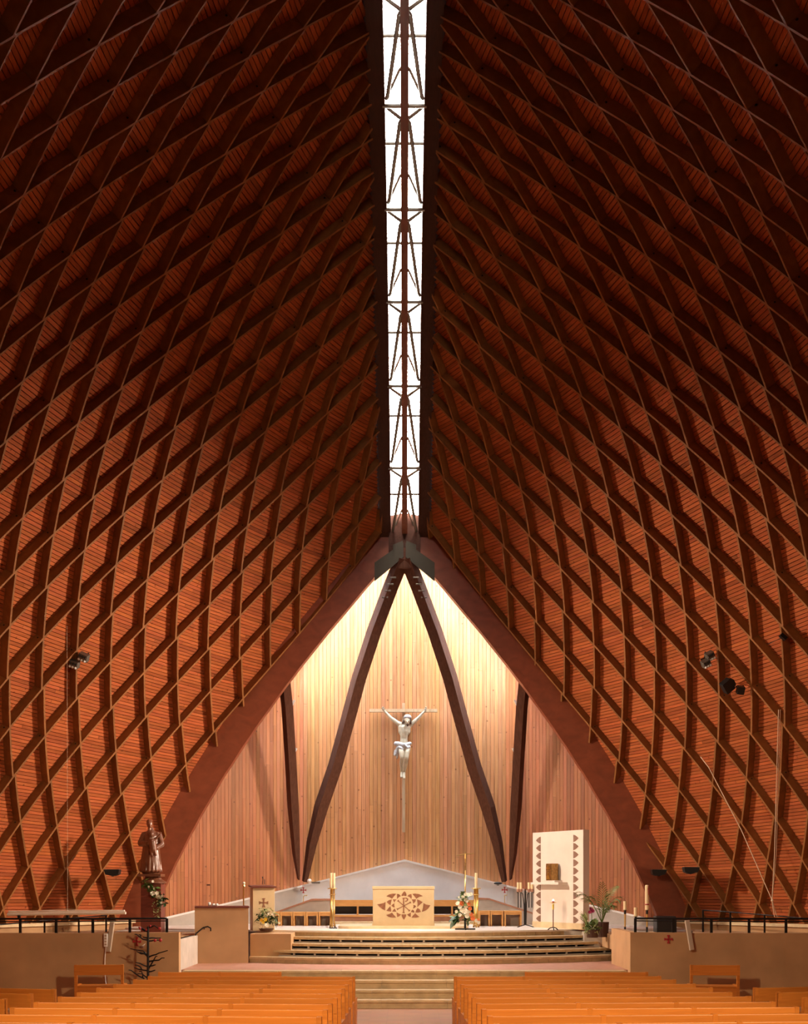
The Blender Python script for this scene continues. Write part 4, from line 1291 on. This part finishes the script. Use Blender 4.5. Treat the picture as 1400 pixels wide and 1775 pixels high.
# bouquet by the processional cross
fb = thing('flower_arrangement', 'white and orange flower arrangement with big leaves right of the altar', 'flowers', (xa(800, 27.0), 26.95, PLAT + 0.02))
def fl(px, py, dy=0.0, Y=26.85): return at(px, py, Y + dy) - Vector((xa(800, 27.0), 26.95, PLAT + 0.02))
items = []
for _ in range(170):
    t = rd(0, 1); py = 1548 + 52 * t; wpx = 5 + 17 * t
    items.append((random.choice(['small', 'broad', 'broad']), fl(803 + rd(-wpx, wpx), py, rd(-.05, .2)), rr3(), rd(.5, .9)))
foliage(fb, items, 'leaf')
items = []
for k in range(9):
    items.append(('big', fl(797 - rd(0, 8), 1585 + rd(0, 12), rd(-.1, .1)), (rd(-.3, .3), rd(.2, .8), PI + rd(-.9, .9)), rd(.7, 1.1)))
foliage(fb, items, 'leafdark', 'monstera_leaves')
for px, py, k, s in ((807, 1550, 'petalwhite', .9), (812, 1551, 'petalwhite', 1), (816, 1550, 'petalwhite', .9), (802, 1555, 'petalwhite', .8), (807, 1561, 'petalwhite', 1.2), (800, 1566, 'petalorange', 1.1), (793, 1566, 'petalwhite', 1), (797, 1572, 'petalwhite', 1),
                     (812, 1568, 'petalorange', 1.0), (807, 1571, 'petalwhite', 1.1), (814, 1575, 'petalorange', 1.0), (805, 1579, 'petalwhite', 1.5), (811, 1582, 'petalwhite', 1.3), (800, 1578, 'petalwhite', 1.0), (816, 1585, 'petalorange', 1.0), (819, 1592, 'petalorange', 1.1), (825, 1596, 'petalwhite', .9), (829, 1599, 'petalwhite', .8),
                     (797, 1586, 'petalwhite', .9), (795, 1555, 'petalwhite', .5), (799, 1560, 'petalwhite', .5), (809, 1588, 'petalwhite', 1.1), (829, 1594, 'petalorange', .6), (791, 1580, 'petalwhite', .8)):
    blossom(fb, k, fl(px, py, -0.06), s)
# bouquet at the ambo
fa = thing('flower_arrangement', 'yellow and white flower arrangement at the foot of the ambo', 'flowers', (xa(462, 26.4), 26.34, PLAT))
def fl2(px, py, dy=0.0): return at(px, py, 26.33 + dy) - Vector((xa(462, 26.4), 26.34, PLAT))
MB().lathe([(0.02, 0), (0.13, 0), (0.17, .05), (0.16, .06), (0.02, .05)], n=14).build('bowl', 'pot', fa)
foliage(fa, [(random.choice(['small', 'broad', 'long']), fl2(459 + rd(-14, 18), 1602 - abs(rd(-16, 22)), rd(-.08, .05)), rr3(), rd(.5, .9)) for _ in range(110)], 'leafdark')
foliage(fa, [(random.choice(['small', 'small', 'long']), fl2(463 + rd(-10, 14), 1600 - abs(rd(-10, 26)), rd(-.1, .05)), rr3(), rd(.6, .9)) for _ in range(80)], 'leafpale')
foliage(fa, [('small', fl2(457 + rd(-6, 8), 1584 - rd(0, 10), rd(-.08, .02)), rr3(), rd(.4, .8)) for _ in range(50)], 'leafpale')
for px, py, k, s in ((453, 1595, 'petalyellow', .8), (460, 1594, 'petalyellow', .9), (456, 1599, 'petalyellow', .7), (463, 1604, 'petalwhite', 1.1), (451, 1606, 'petalwhite', .9), (458, 1608, 'petalwhite', .8), (484, 1600, 'petalwhite', .5), (466, 1584, 'petalwhite', .6), (472, 1585, 'petalwhite', .5)):
    blossom(fa, k, fl2(px, py, -.12), s)
# bouquet on the plinth
fp = thing('flower_garland', 'hanging spray of white roses and greenery on the statue plinth', 'flowers', (xa(268, SY - .3), SY - 0.26, za(1560, SY - .3)))
def fl3(px, py, dy=0.0): return at(px, py, SY - 0.27 + dy) - Vector(fp.location)
foliage(fp, [(random.choice(['small', 'broad']), fl3(250 + 28 * t + rd(-5, 6), 1527 + 28 * t + rd(-4, 7), rd(-.06, .02)), rr3(), rd(.5, .9)) for t in [rd(0, 1) for _ in range(120)]], 'leaf')
foliage(fp, [('small', fl3(272 + rd(-7, 6), 1556 + 34 * t + rd(-2, 2), rd(-.05, .02)), rr3(), rd(.5, .8)) for t in [rd(0, 1) for _ in range(80)]], 'leafpale')
foliage(fp, [('broad', fl3(282 + rd(-6, 6), 1560 + rd(-8, 8), rd(-.06, .02)), rr3(), rd(.5, .9)) for _ in range(30)], 'leafdark')
for px, py, s in ((265, 1549, 1.2), (272, 1548, .9), (274, 1554, 1.1), (265, 1528, .6), (281, 1553, .6), (279, 1557, .6), (280, 1565, .6), (258, 1537, .5), (267, 1540, .5)):
    blossom(fp, 'petalwhite', fl3(px, py, -.09), s)
# palm and pots right of the tabernacle
PYp = 26.2
pm = thing('potted_palm', 'potted palm with arching fronds right of the tabernacle panel', 'plant', (xa(1040, PYp), PYp, lv[0]))
MB().lathe([(0.02, 0), (0.13, 0), (0.15, 0.30), (0.15, 0.33), (0.12, 0.33), (0.11, 0.28), (0.02, 0.27)], (0.06, 0.1, 0), 16).build('pot', 'pot', pm)
def frond(tip, ctrl, nleaf=17, ll=0.25):
    base = Vector((0.05, 0.08, 0.30)); mb = MB(); tip, ctrl = Vector(tip), Vector(ctrl)
    pts = [base * (1 - t) ** 2 + ctrl * 2 * t * (1 - t) + tip * t * t for t in [k / nleaf for k in range(nleaf + 1)]]
    mb.tube(pts, [0.010 - 0.008 * k / nleaf for k in range(nleaf + 1)], 5)
    for k in range(4, nleaf + 1):
        t = (pts[k] - pts[k - 1]).normalized(); sd = t.cross(Vector((0, -.3, 1))).normalized()
        l = ll * math.sin(PI * min(1, (k - 2) / (nleaf - 1) * .85 + .1))
        for s in (-1, 1):
            d_ = (t * .75 + sd * s * .6).normalized(); e = pts[k] + d_ * l + Vector((0, 0, -0.3 * l)); mid = pts[k] + d_ * l * .5
            w_ = t * 0.011
            mb.quad(pts[k] - w_ * .4, pts[k] + w_ * .4, mid + w_, mid - w_); mb.quad(mid - w_, mid + w_, e + w_ * .1, e - w_ * .1)
    return mb.build('frond', 'palm', pm)
def fpm(px, py, dy=0): return at(px, py, PYp + dy) - Vector(pm.location)
for (tx, ty, td), (cx2, cy2) in (((1043, 1532, 0), (1046, 1570)), ((1068, 1537, 0), (1048, 1550)), ((1075, 1562, -.2), (1060, 1548)), ((1066, 1573, -.2), (1056, 1556)), ((1000, 1552, -.2), (1018, 1538)), ((1012, 1562, -.3), (1024, 1550)), ((1058, 1578, .2), (1052, 1560)), ((1024, 1560, .1), (1034, 1545)), ((1052, 1553, -.1), (1046, 1560))):
    frond(fpm(tx, ty, td), fpm(cx2, cy2))
fv = thing('potted_flowers', 'mixed pot of pink flower, striped leaves and trailing ivy at the platform corner', 'plant', (xa(1026, 26.0), 25.98, lv[0]))
MB().lathe([(0.02, 0), (0.12, 0), (0.14, 0.17), (0.12, 0.17), (0.11, 0.13), (0.02, 0.12)], n=14).build('pot', 'pot', fv)
def fvp(px, py, dy=0): return at(px, py, 25.95 + dy) - Vector(fv.location)
foliage(fv, [('small', fvp(1023 + rd(-11, 14), 1612 + rd(-9, 6), rd(-.12, .05)), rr3(), rd(.5, .9)) for _ in range(90)], 'leafpale', 'ivy')
foliage(fv, [('broad', fvp(1024 + rd(-11, 14), 1606 + rd(-8, 8), rd(-.06, .1)), rr3(), rd(.5, .8)) for _ in range(60)], 'leaf')
foliage(fv, [('long', fvp(1018 + rd(-3, 3), 1600 + rd(-2, 4)), (rd(-.4, .4), rd(-1.6, -.4), PI + rd(-1.2, 1.2)), rd(.9, 1.4)) for _ in range(16)], 'leafpale', 'striped_leaves')
foliage(fv, [('big', fvp(1031 + rd(-2, 2), 1604 + rd(-3, 3), -.05), (rd(-.4, .4), -1.4 + rd(-.2, .2), rd(-1, 1) + PI / 2), rd(.55, .75)) for _ in range(5)], 'palm', 'upright_leaves')
for px, py, k, s in ((1024, 1577, 'petalpink', 1.2), (1027, 1579, 'petalpink', .9), (1022, 1581, 'petalpink', .8), (1028, 1573, 'petalwhite', .5), (1018, 1596, 'petalwhite', .4)):
    blossom(fv, k, fvp(px, py, -.05), s)
MB().tube([fvp(1026, 1606), fvp(1025, 1580)], 0.006, 5).build('flower_stem', 'leaf', fv)

# ------------------------------------------------------------------ railings
def railing(label, sg, pts, h, n_posts, ball=False):
    r = thing('railing', label, 'railing', pts[0])
    o_ = Vector(pts[0])
    MB().tube([Vector(p) + Vector((0, 0, h)) - o_ for p in pts], 0.022, 6).build('top_rail', 'iron', r)
    MB().tube([Vector(p) + Vector((0, 0, h * .82)) - o_ for p in pts], 0.012, 6).build('lower_rail', 'iron', r)
    L_ = len(pts) - 1
    for k in range(n_posts):
        t = k / (n_posts - 1) * L_; i = min(int(t), L_ - 1); p = Vector(pts[i]).lerp(Vector(pts[i + 1]), t - i) - o_
        MB().box2((p.x - .025, p.y - .012, p.z), (p.x + .025, p.y + .012, p.z + h)).build('post', 'iron', r)
    return r
def par_y(x): return 23.05 - 0.35 * math.sin((abs(x) - 4.36) / 5.24 * PI) + 0.10
for sg, sd, xs_ in ((-1, 'left', np.linspace(4.60, 9.4, 10)), (1, 'right', np.linspace(4.47, 9.4, 10))):
    railing('black iron railing along the top of the %s parapet' % sd, sg, [(sg * x, par_y(x), PARA) for x in xs_], 0.27, 8)
    bp_ = [(sg * 6.75, 27.0), (sg * 7.15, 26.2), (sg * 7.6, 25.2), (sg * 8.2, 24.0)]
    rb_ = thing('railing', 'thin lower iron railing at the back of the %s side floor' % sd, 'railing', (bp_[0][0], bp_[0][1], GZ))
    tops = [za(1577.5, 27.0) - GZ, za(1581, 26.2) - GZ, za(1586, 25.2) - GZ, za(1593, 24.0) - GZ]
    if sg < 0: tops = [t - 0.12 for t in tops]
    P_ = [Vector((x - bp_[0][0], y - bp_[0][1], t)) for (x, y), t in zip(bp_, tops)]
    MB().tube(P_, 0.014, 6).build('top_rail', 'iron', rb_)
    for p in P_: MB().box2((p.x - .018, p.y - .012, 0), (p.x + .018, p.y + .012, p.z)).build('post', 'iron', rb_)

# ------------------------------------------------------------------ wall crosses
def wall_cross(px, py, Y, rz_, label, bracket=True):
    p = at(px, py, Y)
    r = thing('consecration_cross', label, 'cross', p, rz_)
    mb = MB(); s = 0.08
    pattee(0, 0, s, -0.012, 0.0, r, 'red')
    if bracket:
        MB().tube([(0, 0, -0.35), (0, -0.02, -0.17), (0.02, -0.08, -0.14), (0.07, -0.10, -0.15)], 0.010, 6).build('candle_bracket', 'brass', r)
        MB().lathe([(0.01, -0.15), (0.03, -0.13), (0.01, -0.13)], (0.07, -0.10, 0), 10).build('candle_cup', 'brass', r)
fa_ = math.atan2(AY - AEY, AEX - AC)
wall_cross(525.5, 1543, 31.98, 0.35, 'small red cross with brass bracket on the low wall left of the altar')
wall_cross(874.5, 1542.5, 31.98, -0.35, 'small red cross with brass bracket on the low wall right of the altar')
wall_cross(237.5, 1632, 22.87, 0, 'small red cross painted on the left ochre parapet', False)
wall_cross(1158, 1628, 22.86, 0, 'small red cross painted on the right ochre parapet', False)

# ------------------------------------------------------------------ black metal tree
TY = 22.3
tr = thing('iron_tree', 'black iron tree with bare branches and red ornaments before the left parapet', 'ornament', (xa(256.5, TY), TY, 0))
def tp(zx, zy, dy=0): return at(215 + zx / 13.33, 1590 + zy / 13.33, TY + dy) - Vector(tr.location)
MB().tube([(0, 0, 0), (0, 0, za(1606, TY))], [0.026, 0.022], 8).build('trunk', 'iron', tr)
MB().lathe([(0.02, 0), (0.22, 0), (0.2, 0.03), (0.02, 0.05)], n=14).build('foot', 'iron', tr)
for j, pts in enumerate(([(550, 530), (440, 510), (370, 460), (300, 400), (245, 392)], [(375, 460), (385, 405), (335, 400)], [(550, 490), (640, 475), (740, 482), (850, 475)], [(550, 550), (640, 545), (710, 525), (840, 530)], [(550, 480), (440, 458)],
                         [(545, 930), (500, 840), (440, 780), (300, 760), (145, 725)], [(520, 880), (450, 830), (360, 805)], [(500, 840), (390, 845), (290, 790)], [(550, 930), (660, 880), (740, 860), (810, 825), (900, 800), (1010, 765)], [(560, 1200), (620, 1100), (680, 1000), (730, 905), (770, 900)],
                         [(570, 1020), (690, 1000), (810, 990), (870, 940), (935, 940)], [(600, 1130), (660, 1120), (730, 1095)], [(550, 1140), (460, 1115), (370, 1065), (265, 1045)], [(545, 1240), (420, 1215), (330, 1200), (235, 1165)], [(410, 1210), (380, 1150), (310, 1110), (250, 1100)],
                         [(540, 1400), (480, 1360), (420, 1310), (310, 1300)], [(470, 1420), (360, 1370), (220, 1270), (160, 1225), (105, 1215)], [(430, 1400), (430, 1320), (400, 1250), (350, 1250)], [(560, 1260), (640, 1250), (720, 1220)], [(540, 330), (470, 290), (380, 235), (330, 230)], [(560, 240), (640, 220), (700, 190), (780, 250), (830, 260)], [(500, 320), (440, 300), (400, 265)])):
    n_ = len(pts); dy0 = rd(-.12, .12)
    MB().tube([tp(x, y, dy0 * i / n_) for i, (x, y) in enumerate(pts)], [0.016 - .009 * i / n_ for i in range(n_)], 5).build('branch', 'iron', tr)
for x, y, s in ((715, 535, .03), (838, 530, .033), (820, 258, .026), (600, 200, .022), (365, 255, .024), (510, 290, .02)):
    MB().ball(tp(x, y, -.02), s, 8, 6).build('red_ball', 'red', tr, smooth=True)
bd = thing('paper_bird', 'tiny pale bird sitting on a left branch of the iron tree', 'ornament', Vector(tr.location) + tp(405, 690, -.04))
MB().ball((0, 0, 0), 0.03, 8, 6, (1.6, .8, .8)).build('bird_body', 'carved', bd, smooth=True)
MB().quad((-.02, 0, 0.01), (0.04, 0, 0.05), (0.075, .01, 0.075), (0.05, 0.0, 0.03)).build('bird_wing', 'whiteplastic', bd)

# ------------------------------------------------------------------ loudspeakers, lamps, cables
def column_speaker(px0, py0, px1, py1, Y, label):
    a, b = at(px0, py0, Y), at(px1, py1, Y)
    r = thing('column_loudspeaker', label, 'loudspeaker', b)
    L_ = (a - b).length; ang = math.atan2((a - b).x, (a - b).z)
    R_ = Matrix.Rotation(ang, 3, 'Y') @ Matrix.Rotation(math.radians(-6), 3, 'X')
    bevel(MB().box(R_ @ Vector((0, 0, L_ / 2)), (0.085, 0.07, L_), R_).build('cabinet', 'greyplastic', r), 0.008)
    MB().box(R_ @ Vector((0, -0.038, L_ / 2)), (0.07, 0.006, L_ * .93), R_).build('grille', 'greyplastic', r)
    MB().box(Vector((0, 0.06, L_ * .6)), (0.03, 0.10, 0.05)).build('wall_bracket', 'steel', r)
column_speaker(193.5, 1598, 188, 1650, 22.75, 'tilted beige column loudspeaker on the left parapet')
column_speaker(1191.5, 1595, 1199, 1647, 22.72, 'tilted beige column loudspeaker on the right parapet')
ps = thing('power_strip', 'white power strip with cable hanging on the left parapet', 'power strip', at(183.5, 1641, 22.74))
zs0 = ps.location
bevel(MB().box2((-0.035, -0.03, 0), (0.035, 0.02, 0.25)).build('body', 'whiteplastic', ps), 0.008)
for k in range(4): MB().box2((-0.02, -0.034, 0.03 + .055 * k), (0.02, -0.03, 0.06 + .055 * k)).build('socket', 'greyplastic', ps)
MB().tube([(0, 0, 0), at(182, 1660, 22.72) - zs0, at(181.5, 1680, 22.71) - zs0, at(183, 1700, 22.68) - zs0, at(185, 1712, 22.6) - zs0], 0.008, 5).build('cable', 'whiteplastic', ps)
# hanging tube batten
hb_ = thing('tube_batten', 'long pale metal tube batten hung by a wire above the left railing', 'batten', at(115, 1583, 23.9))
o_ = Vector(hb_.location)
MB().tube([at(13, 1585, 24.0) - o_, at(218, 1582.5, 23.8) - o_], 0.03, 10).build('tube', 'alu', hb_)
MB().tube([at(15, 1580.5, 24.15) - o_, at(216, 1579, 23.95) - o_], 0.022, 8).build('tube', 'alu', hb_)
MB().tube([at(117, 1579, 24.0) - o_, at(117, 1565, 24.1) - o_, at(117, 1480, 24.1) - o_, at(116, 1085, 24.1) - o_], 0.0025, 5).build('hanging_wire', 'rope', hb_)
for s in (30, 200): MB().tube([at(117, 1576, 24.0) - o_, at(s, 1580, 23.95) - o_], 0.005, 5).build('bridle', 'rope', hb_)
for s in (33, 117): MB().box(at(s, 1589, 23.95) - o_, (0.05, 0.05, 0.06)).build('clamp', 'iron', hb_)
# floodlights
def floodlight(px, py, Y, label, flip=1):
    r = thing('floodlight', label, 'floodlight', at(px, py, Y))
    MB().prism([(-0.17, 0.04), (0.19, 0.05), (0.17, -0.06), (0.08, -0.10), (-0.12, -0.07)], lambda a, b, t: (a * flip, t, b), -0.12, 0.12).build('housing', 'black', r)
    MB().box((0, 0, 0.05), (0.34, 0.22, 0.012)).build('lens', 'steel', r)
    MB().tube([(-0.1 * flip, 0.1, 0), (-0.14 * flip, 0.2, -0.06), (-0.05 * flip, 0.34, -0.1)], 0.014, 6).build('bracket', 'iron', r)
floodlight(194, 1511, 27.5, 'black floodlight on the left vault beside the statue')
floodlight(1142, 1511, 28.7, 'black floodlight on the arch foot behind the right parapet', -1)
floodlight(1198, 1507, 27.3, 'black floodlight on the right vault, farther from the arch', -1)
def spot_cluster(px, py, Y, label, specs, aim=None, power=1.0):
    r = thing('spotlight_cluster', label, 'spotlights', at(px, py, Y))
    o2 = Vector(r.location)
    for (x, y, w_, h_, rot, lamps) in specs:
        c = at(x, y, Y - .1) - o2; R_ = Matrix.Rotation(rot, 3, 'Y') @ Matrix.Rotation(0.5, 3, 'X')
        b_ = bevel(MB().box(c, (w_, 0.16, h_), R_).build('spot_housing', 'steel' if lamps else 'black', r), 0.01)
        for k in range(lamps):
            for j in (0, 1):
                lc_ = c + R_ @ Vector((-w_ * .32 + w_ * .32 * k, -0.085, -h_ * .3 + j * h_ * .5))
                MB().ball(lc_, 0.028, 8, 4).build('lens', 'black' if j else 'edge', b_)
        MB().tube([c, c + Vector((0.05 if px < 700 else -.05, 0.2, 0.12)), Vector((0, 0.35, 0.1))], 0.015, 6).build('bracket', 'iron', r)
    if aim is not None:
        dr_ = (Vector(aim) - o2).normalized()
        ld = bpy.data.lights.new('spot_lamp', 'SPOT'); ld.energy = FLOOD_W * power; ld.color = (1.0, 0.80, 0.62); ld.spot_size = math.radians(86); ld.spot_blend = 1.0; ld.shadow_soft_size = 0.30
        lo_ = bpy.data.objects.new('spot_lamp', ld); COL.objects.link(lo_); lo_.parent = r; lo_.location = dr_ * 0.45; lo_.rotation_euler = dr_.to_track_quat('-Z', 'Y').to_euler()
for sg, sd in ((-1, 'left'), (1, 'right')):  # fill lamps added out of view to brighten pews and parapets
    P_, n_ = surfn([-9.0], [0.5]); pos = P_[0] - n_[0] * 0.12
    n_[0][1] *= -1
    pos[1] = 2 * float(surf([-12.45], [0.5])[0][1]) - pos[1]          # on the rear part of the hull
    r = thing('nave_fill_spot', 'added warm fill spotlight, out of view on the %s rear vault, aimed at the pews' % sd, 'spotlight', (pos[0] * (1 if sg < 0 else -1), pos[1], pos[2]))
    tgt = Vector((sg * -3.2, 18.0, 0.2)); dr_ = (tgt - Vector(r.location)).normalized(); qt = dr_.to_track_quat('-Z', 'Y')
    hm = MB().lathe([(0.05, 0.16), (0.10, 0.14), (0.11, -0.10), (0.13, -0.12), (0.12, -0.13), (0.09, -0.08), (0.02, -0.06)], n=14).build('housing', 'black', r)
    hm.rotation_euler = qt.to_euler()
    MB().tube([(0, 0, 0), tuple(Vector(n_[0]) * 0.2 * Vector((1 if sg < 0 else -1, 1, 1)).x)], 0.02, 6).build('bracket', 'iron', r)
    ld = bpy.data.lights.new('nave_fill_lamp', 'SPOT'); ld.energy = NAVE_FILL_W; ld.color = (1.0, 0.78, 0.52); ld.spot_size = math.radians(60); ld.spot_blend = 0.75; ld.shadow_soft_size = 0.45
    lo_ = bpy.data.objects.new('nave_fill_lamp', ld); COL.objects.link(lo_); lo_.parent = r; lo_.location = dr_ * 0.16; lo_.rotation_euler = qt.to_euler()
spot_cluster(138, 1146, 25.2, 'pair of small grey multi-lamp spotlights on the left vault', [(145, 1139, .20, .16, .4, 3), (129, 1151, .19, .15, .35, 3)], (7.2, 25.0, 3.6), 0.9)
spot_cluster(1228, 1144, 25.5, 'pair of small grey multi-lamp spotlights on the right vault', [(1230, 1137, .17, .17, -.5, 3), (1223, 1150, .17, .15, -.5, 3)], (-5.8, 27.0, 4.4), 0.7)
spot_cluster(1268, 1188, 25.2, 'dark trio of box spotlights hung lower on the right vault', [(1260, 1189, .22, .26, -.7, 0), (1266, 1184, .14, .13, -.6, 0), (1283, 1196, .15, .16, .1, 0)], (-8.0, 22.8, 3.0), 0.8)
o = thing('junction_box', 'small dark junction box high on the right vault by the image edge', 'box', at(1357, 1104, 23.45))
MB().box((0, 0, 0), (0.14, 0.12, 0.07), Matrix.Rotation(0.7, 3, 'Y')).build('casing', 'iron', o)
MB().tube([(0, 0, 0), at(1330, 1117, 24.0) - Vector(o.location)], 0.006, 5).build('cable', 'iron', o)
o = thing('stage_monitor', 'dark box monitor standing behind the right parapet by the arch foot', 'loudspeaker', (xa(1152, 27.0), 27.0, GZ))
MB().prism([(-0.2, 0), (0.2, 0), (0.2, 0.36), (-0.12, 0.36), (-0.2, 0.28)], lambda a, b, t: (t, a, b), -0.22, 0.22).build('cabinet', 'black', o)
MB().box2((-0.19, -0.205, 0.03), (0.19, -0.2, 0.26)).build('grille', 'dark', o)
# ropes on the right vault
rp = thing('hanging_rope', 'pale rope slanting down the right vault to the railing', 'rope', at(1347, 1588, 25.6))
MB().tube([at(1214, 1312, 26.6) - Vector(rp.location), at(1228, 1330, 26.3) - Vector(rp.location), at(1285, 1440, 26.0) - Vector(rp.location), at(1338, 1561, 25.7) - Vector(rp.location), at(1346, 1589, 25.6) - Vector(rp.location)], 0.011, 5).build('cord', 'rope', rp)
rp = thing('hanging_rope', 'pale double rope hanging straight down the right vault', 'rope', at(1341, 1590, 24.7))
for dx in (0, 3):
    MB().tube([at(1349 + dx, 1230, 24.7) - Vector(rp.location), at(1345 + dx, 1370, 24.7) - Vector(rp.location), at(1342 + dx, 1480, 24.7) - Vector(rp.location), at(1337.5, 1562, 24.7) - Vector(rp.location), at(1342 + dx * 1.6, 1590, 24.7) - Vector(rp.location)], 0.009, 5).build('cord', 'rope', rp)
MB().ball(at(1338, 1561, 24.68) - Vector(rp.location), 0.03, 8, 5).build('knot', 'rope', rp)
# small lamps at the strut feet
o = thing('round_lamp', 'small white round lamp at the foot of the left strut', 'lamp', at(536, 1527, 31.7))
MB().ball((0, 0, 0), 0.06, 12, 8).build('globe', 'whiteplastic', o, smooth=True)
MB().box2((0.06, -0.02, -0.07), (0.28, 0.06, -0.02)).build('mount', 'steel', o)
o = thing('oval_lamp', 'flat dark oval lamp at the foot of the right strut', 'lamp', at(863, 1531, 31.7))
MB().ball((0, 0, 0), 0.09, 12, 6, (1.3, .7, .42)).build('housing', 'black', o, smooth=True)
MB().box2((-0.03, 0.0, -0.06), (0.03, 0.1, -0.02)).build('mount', 'steel', o)
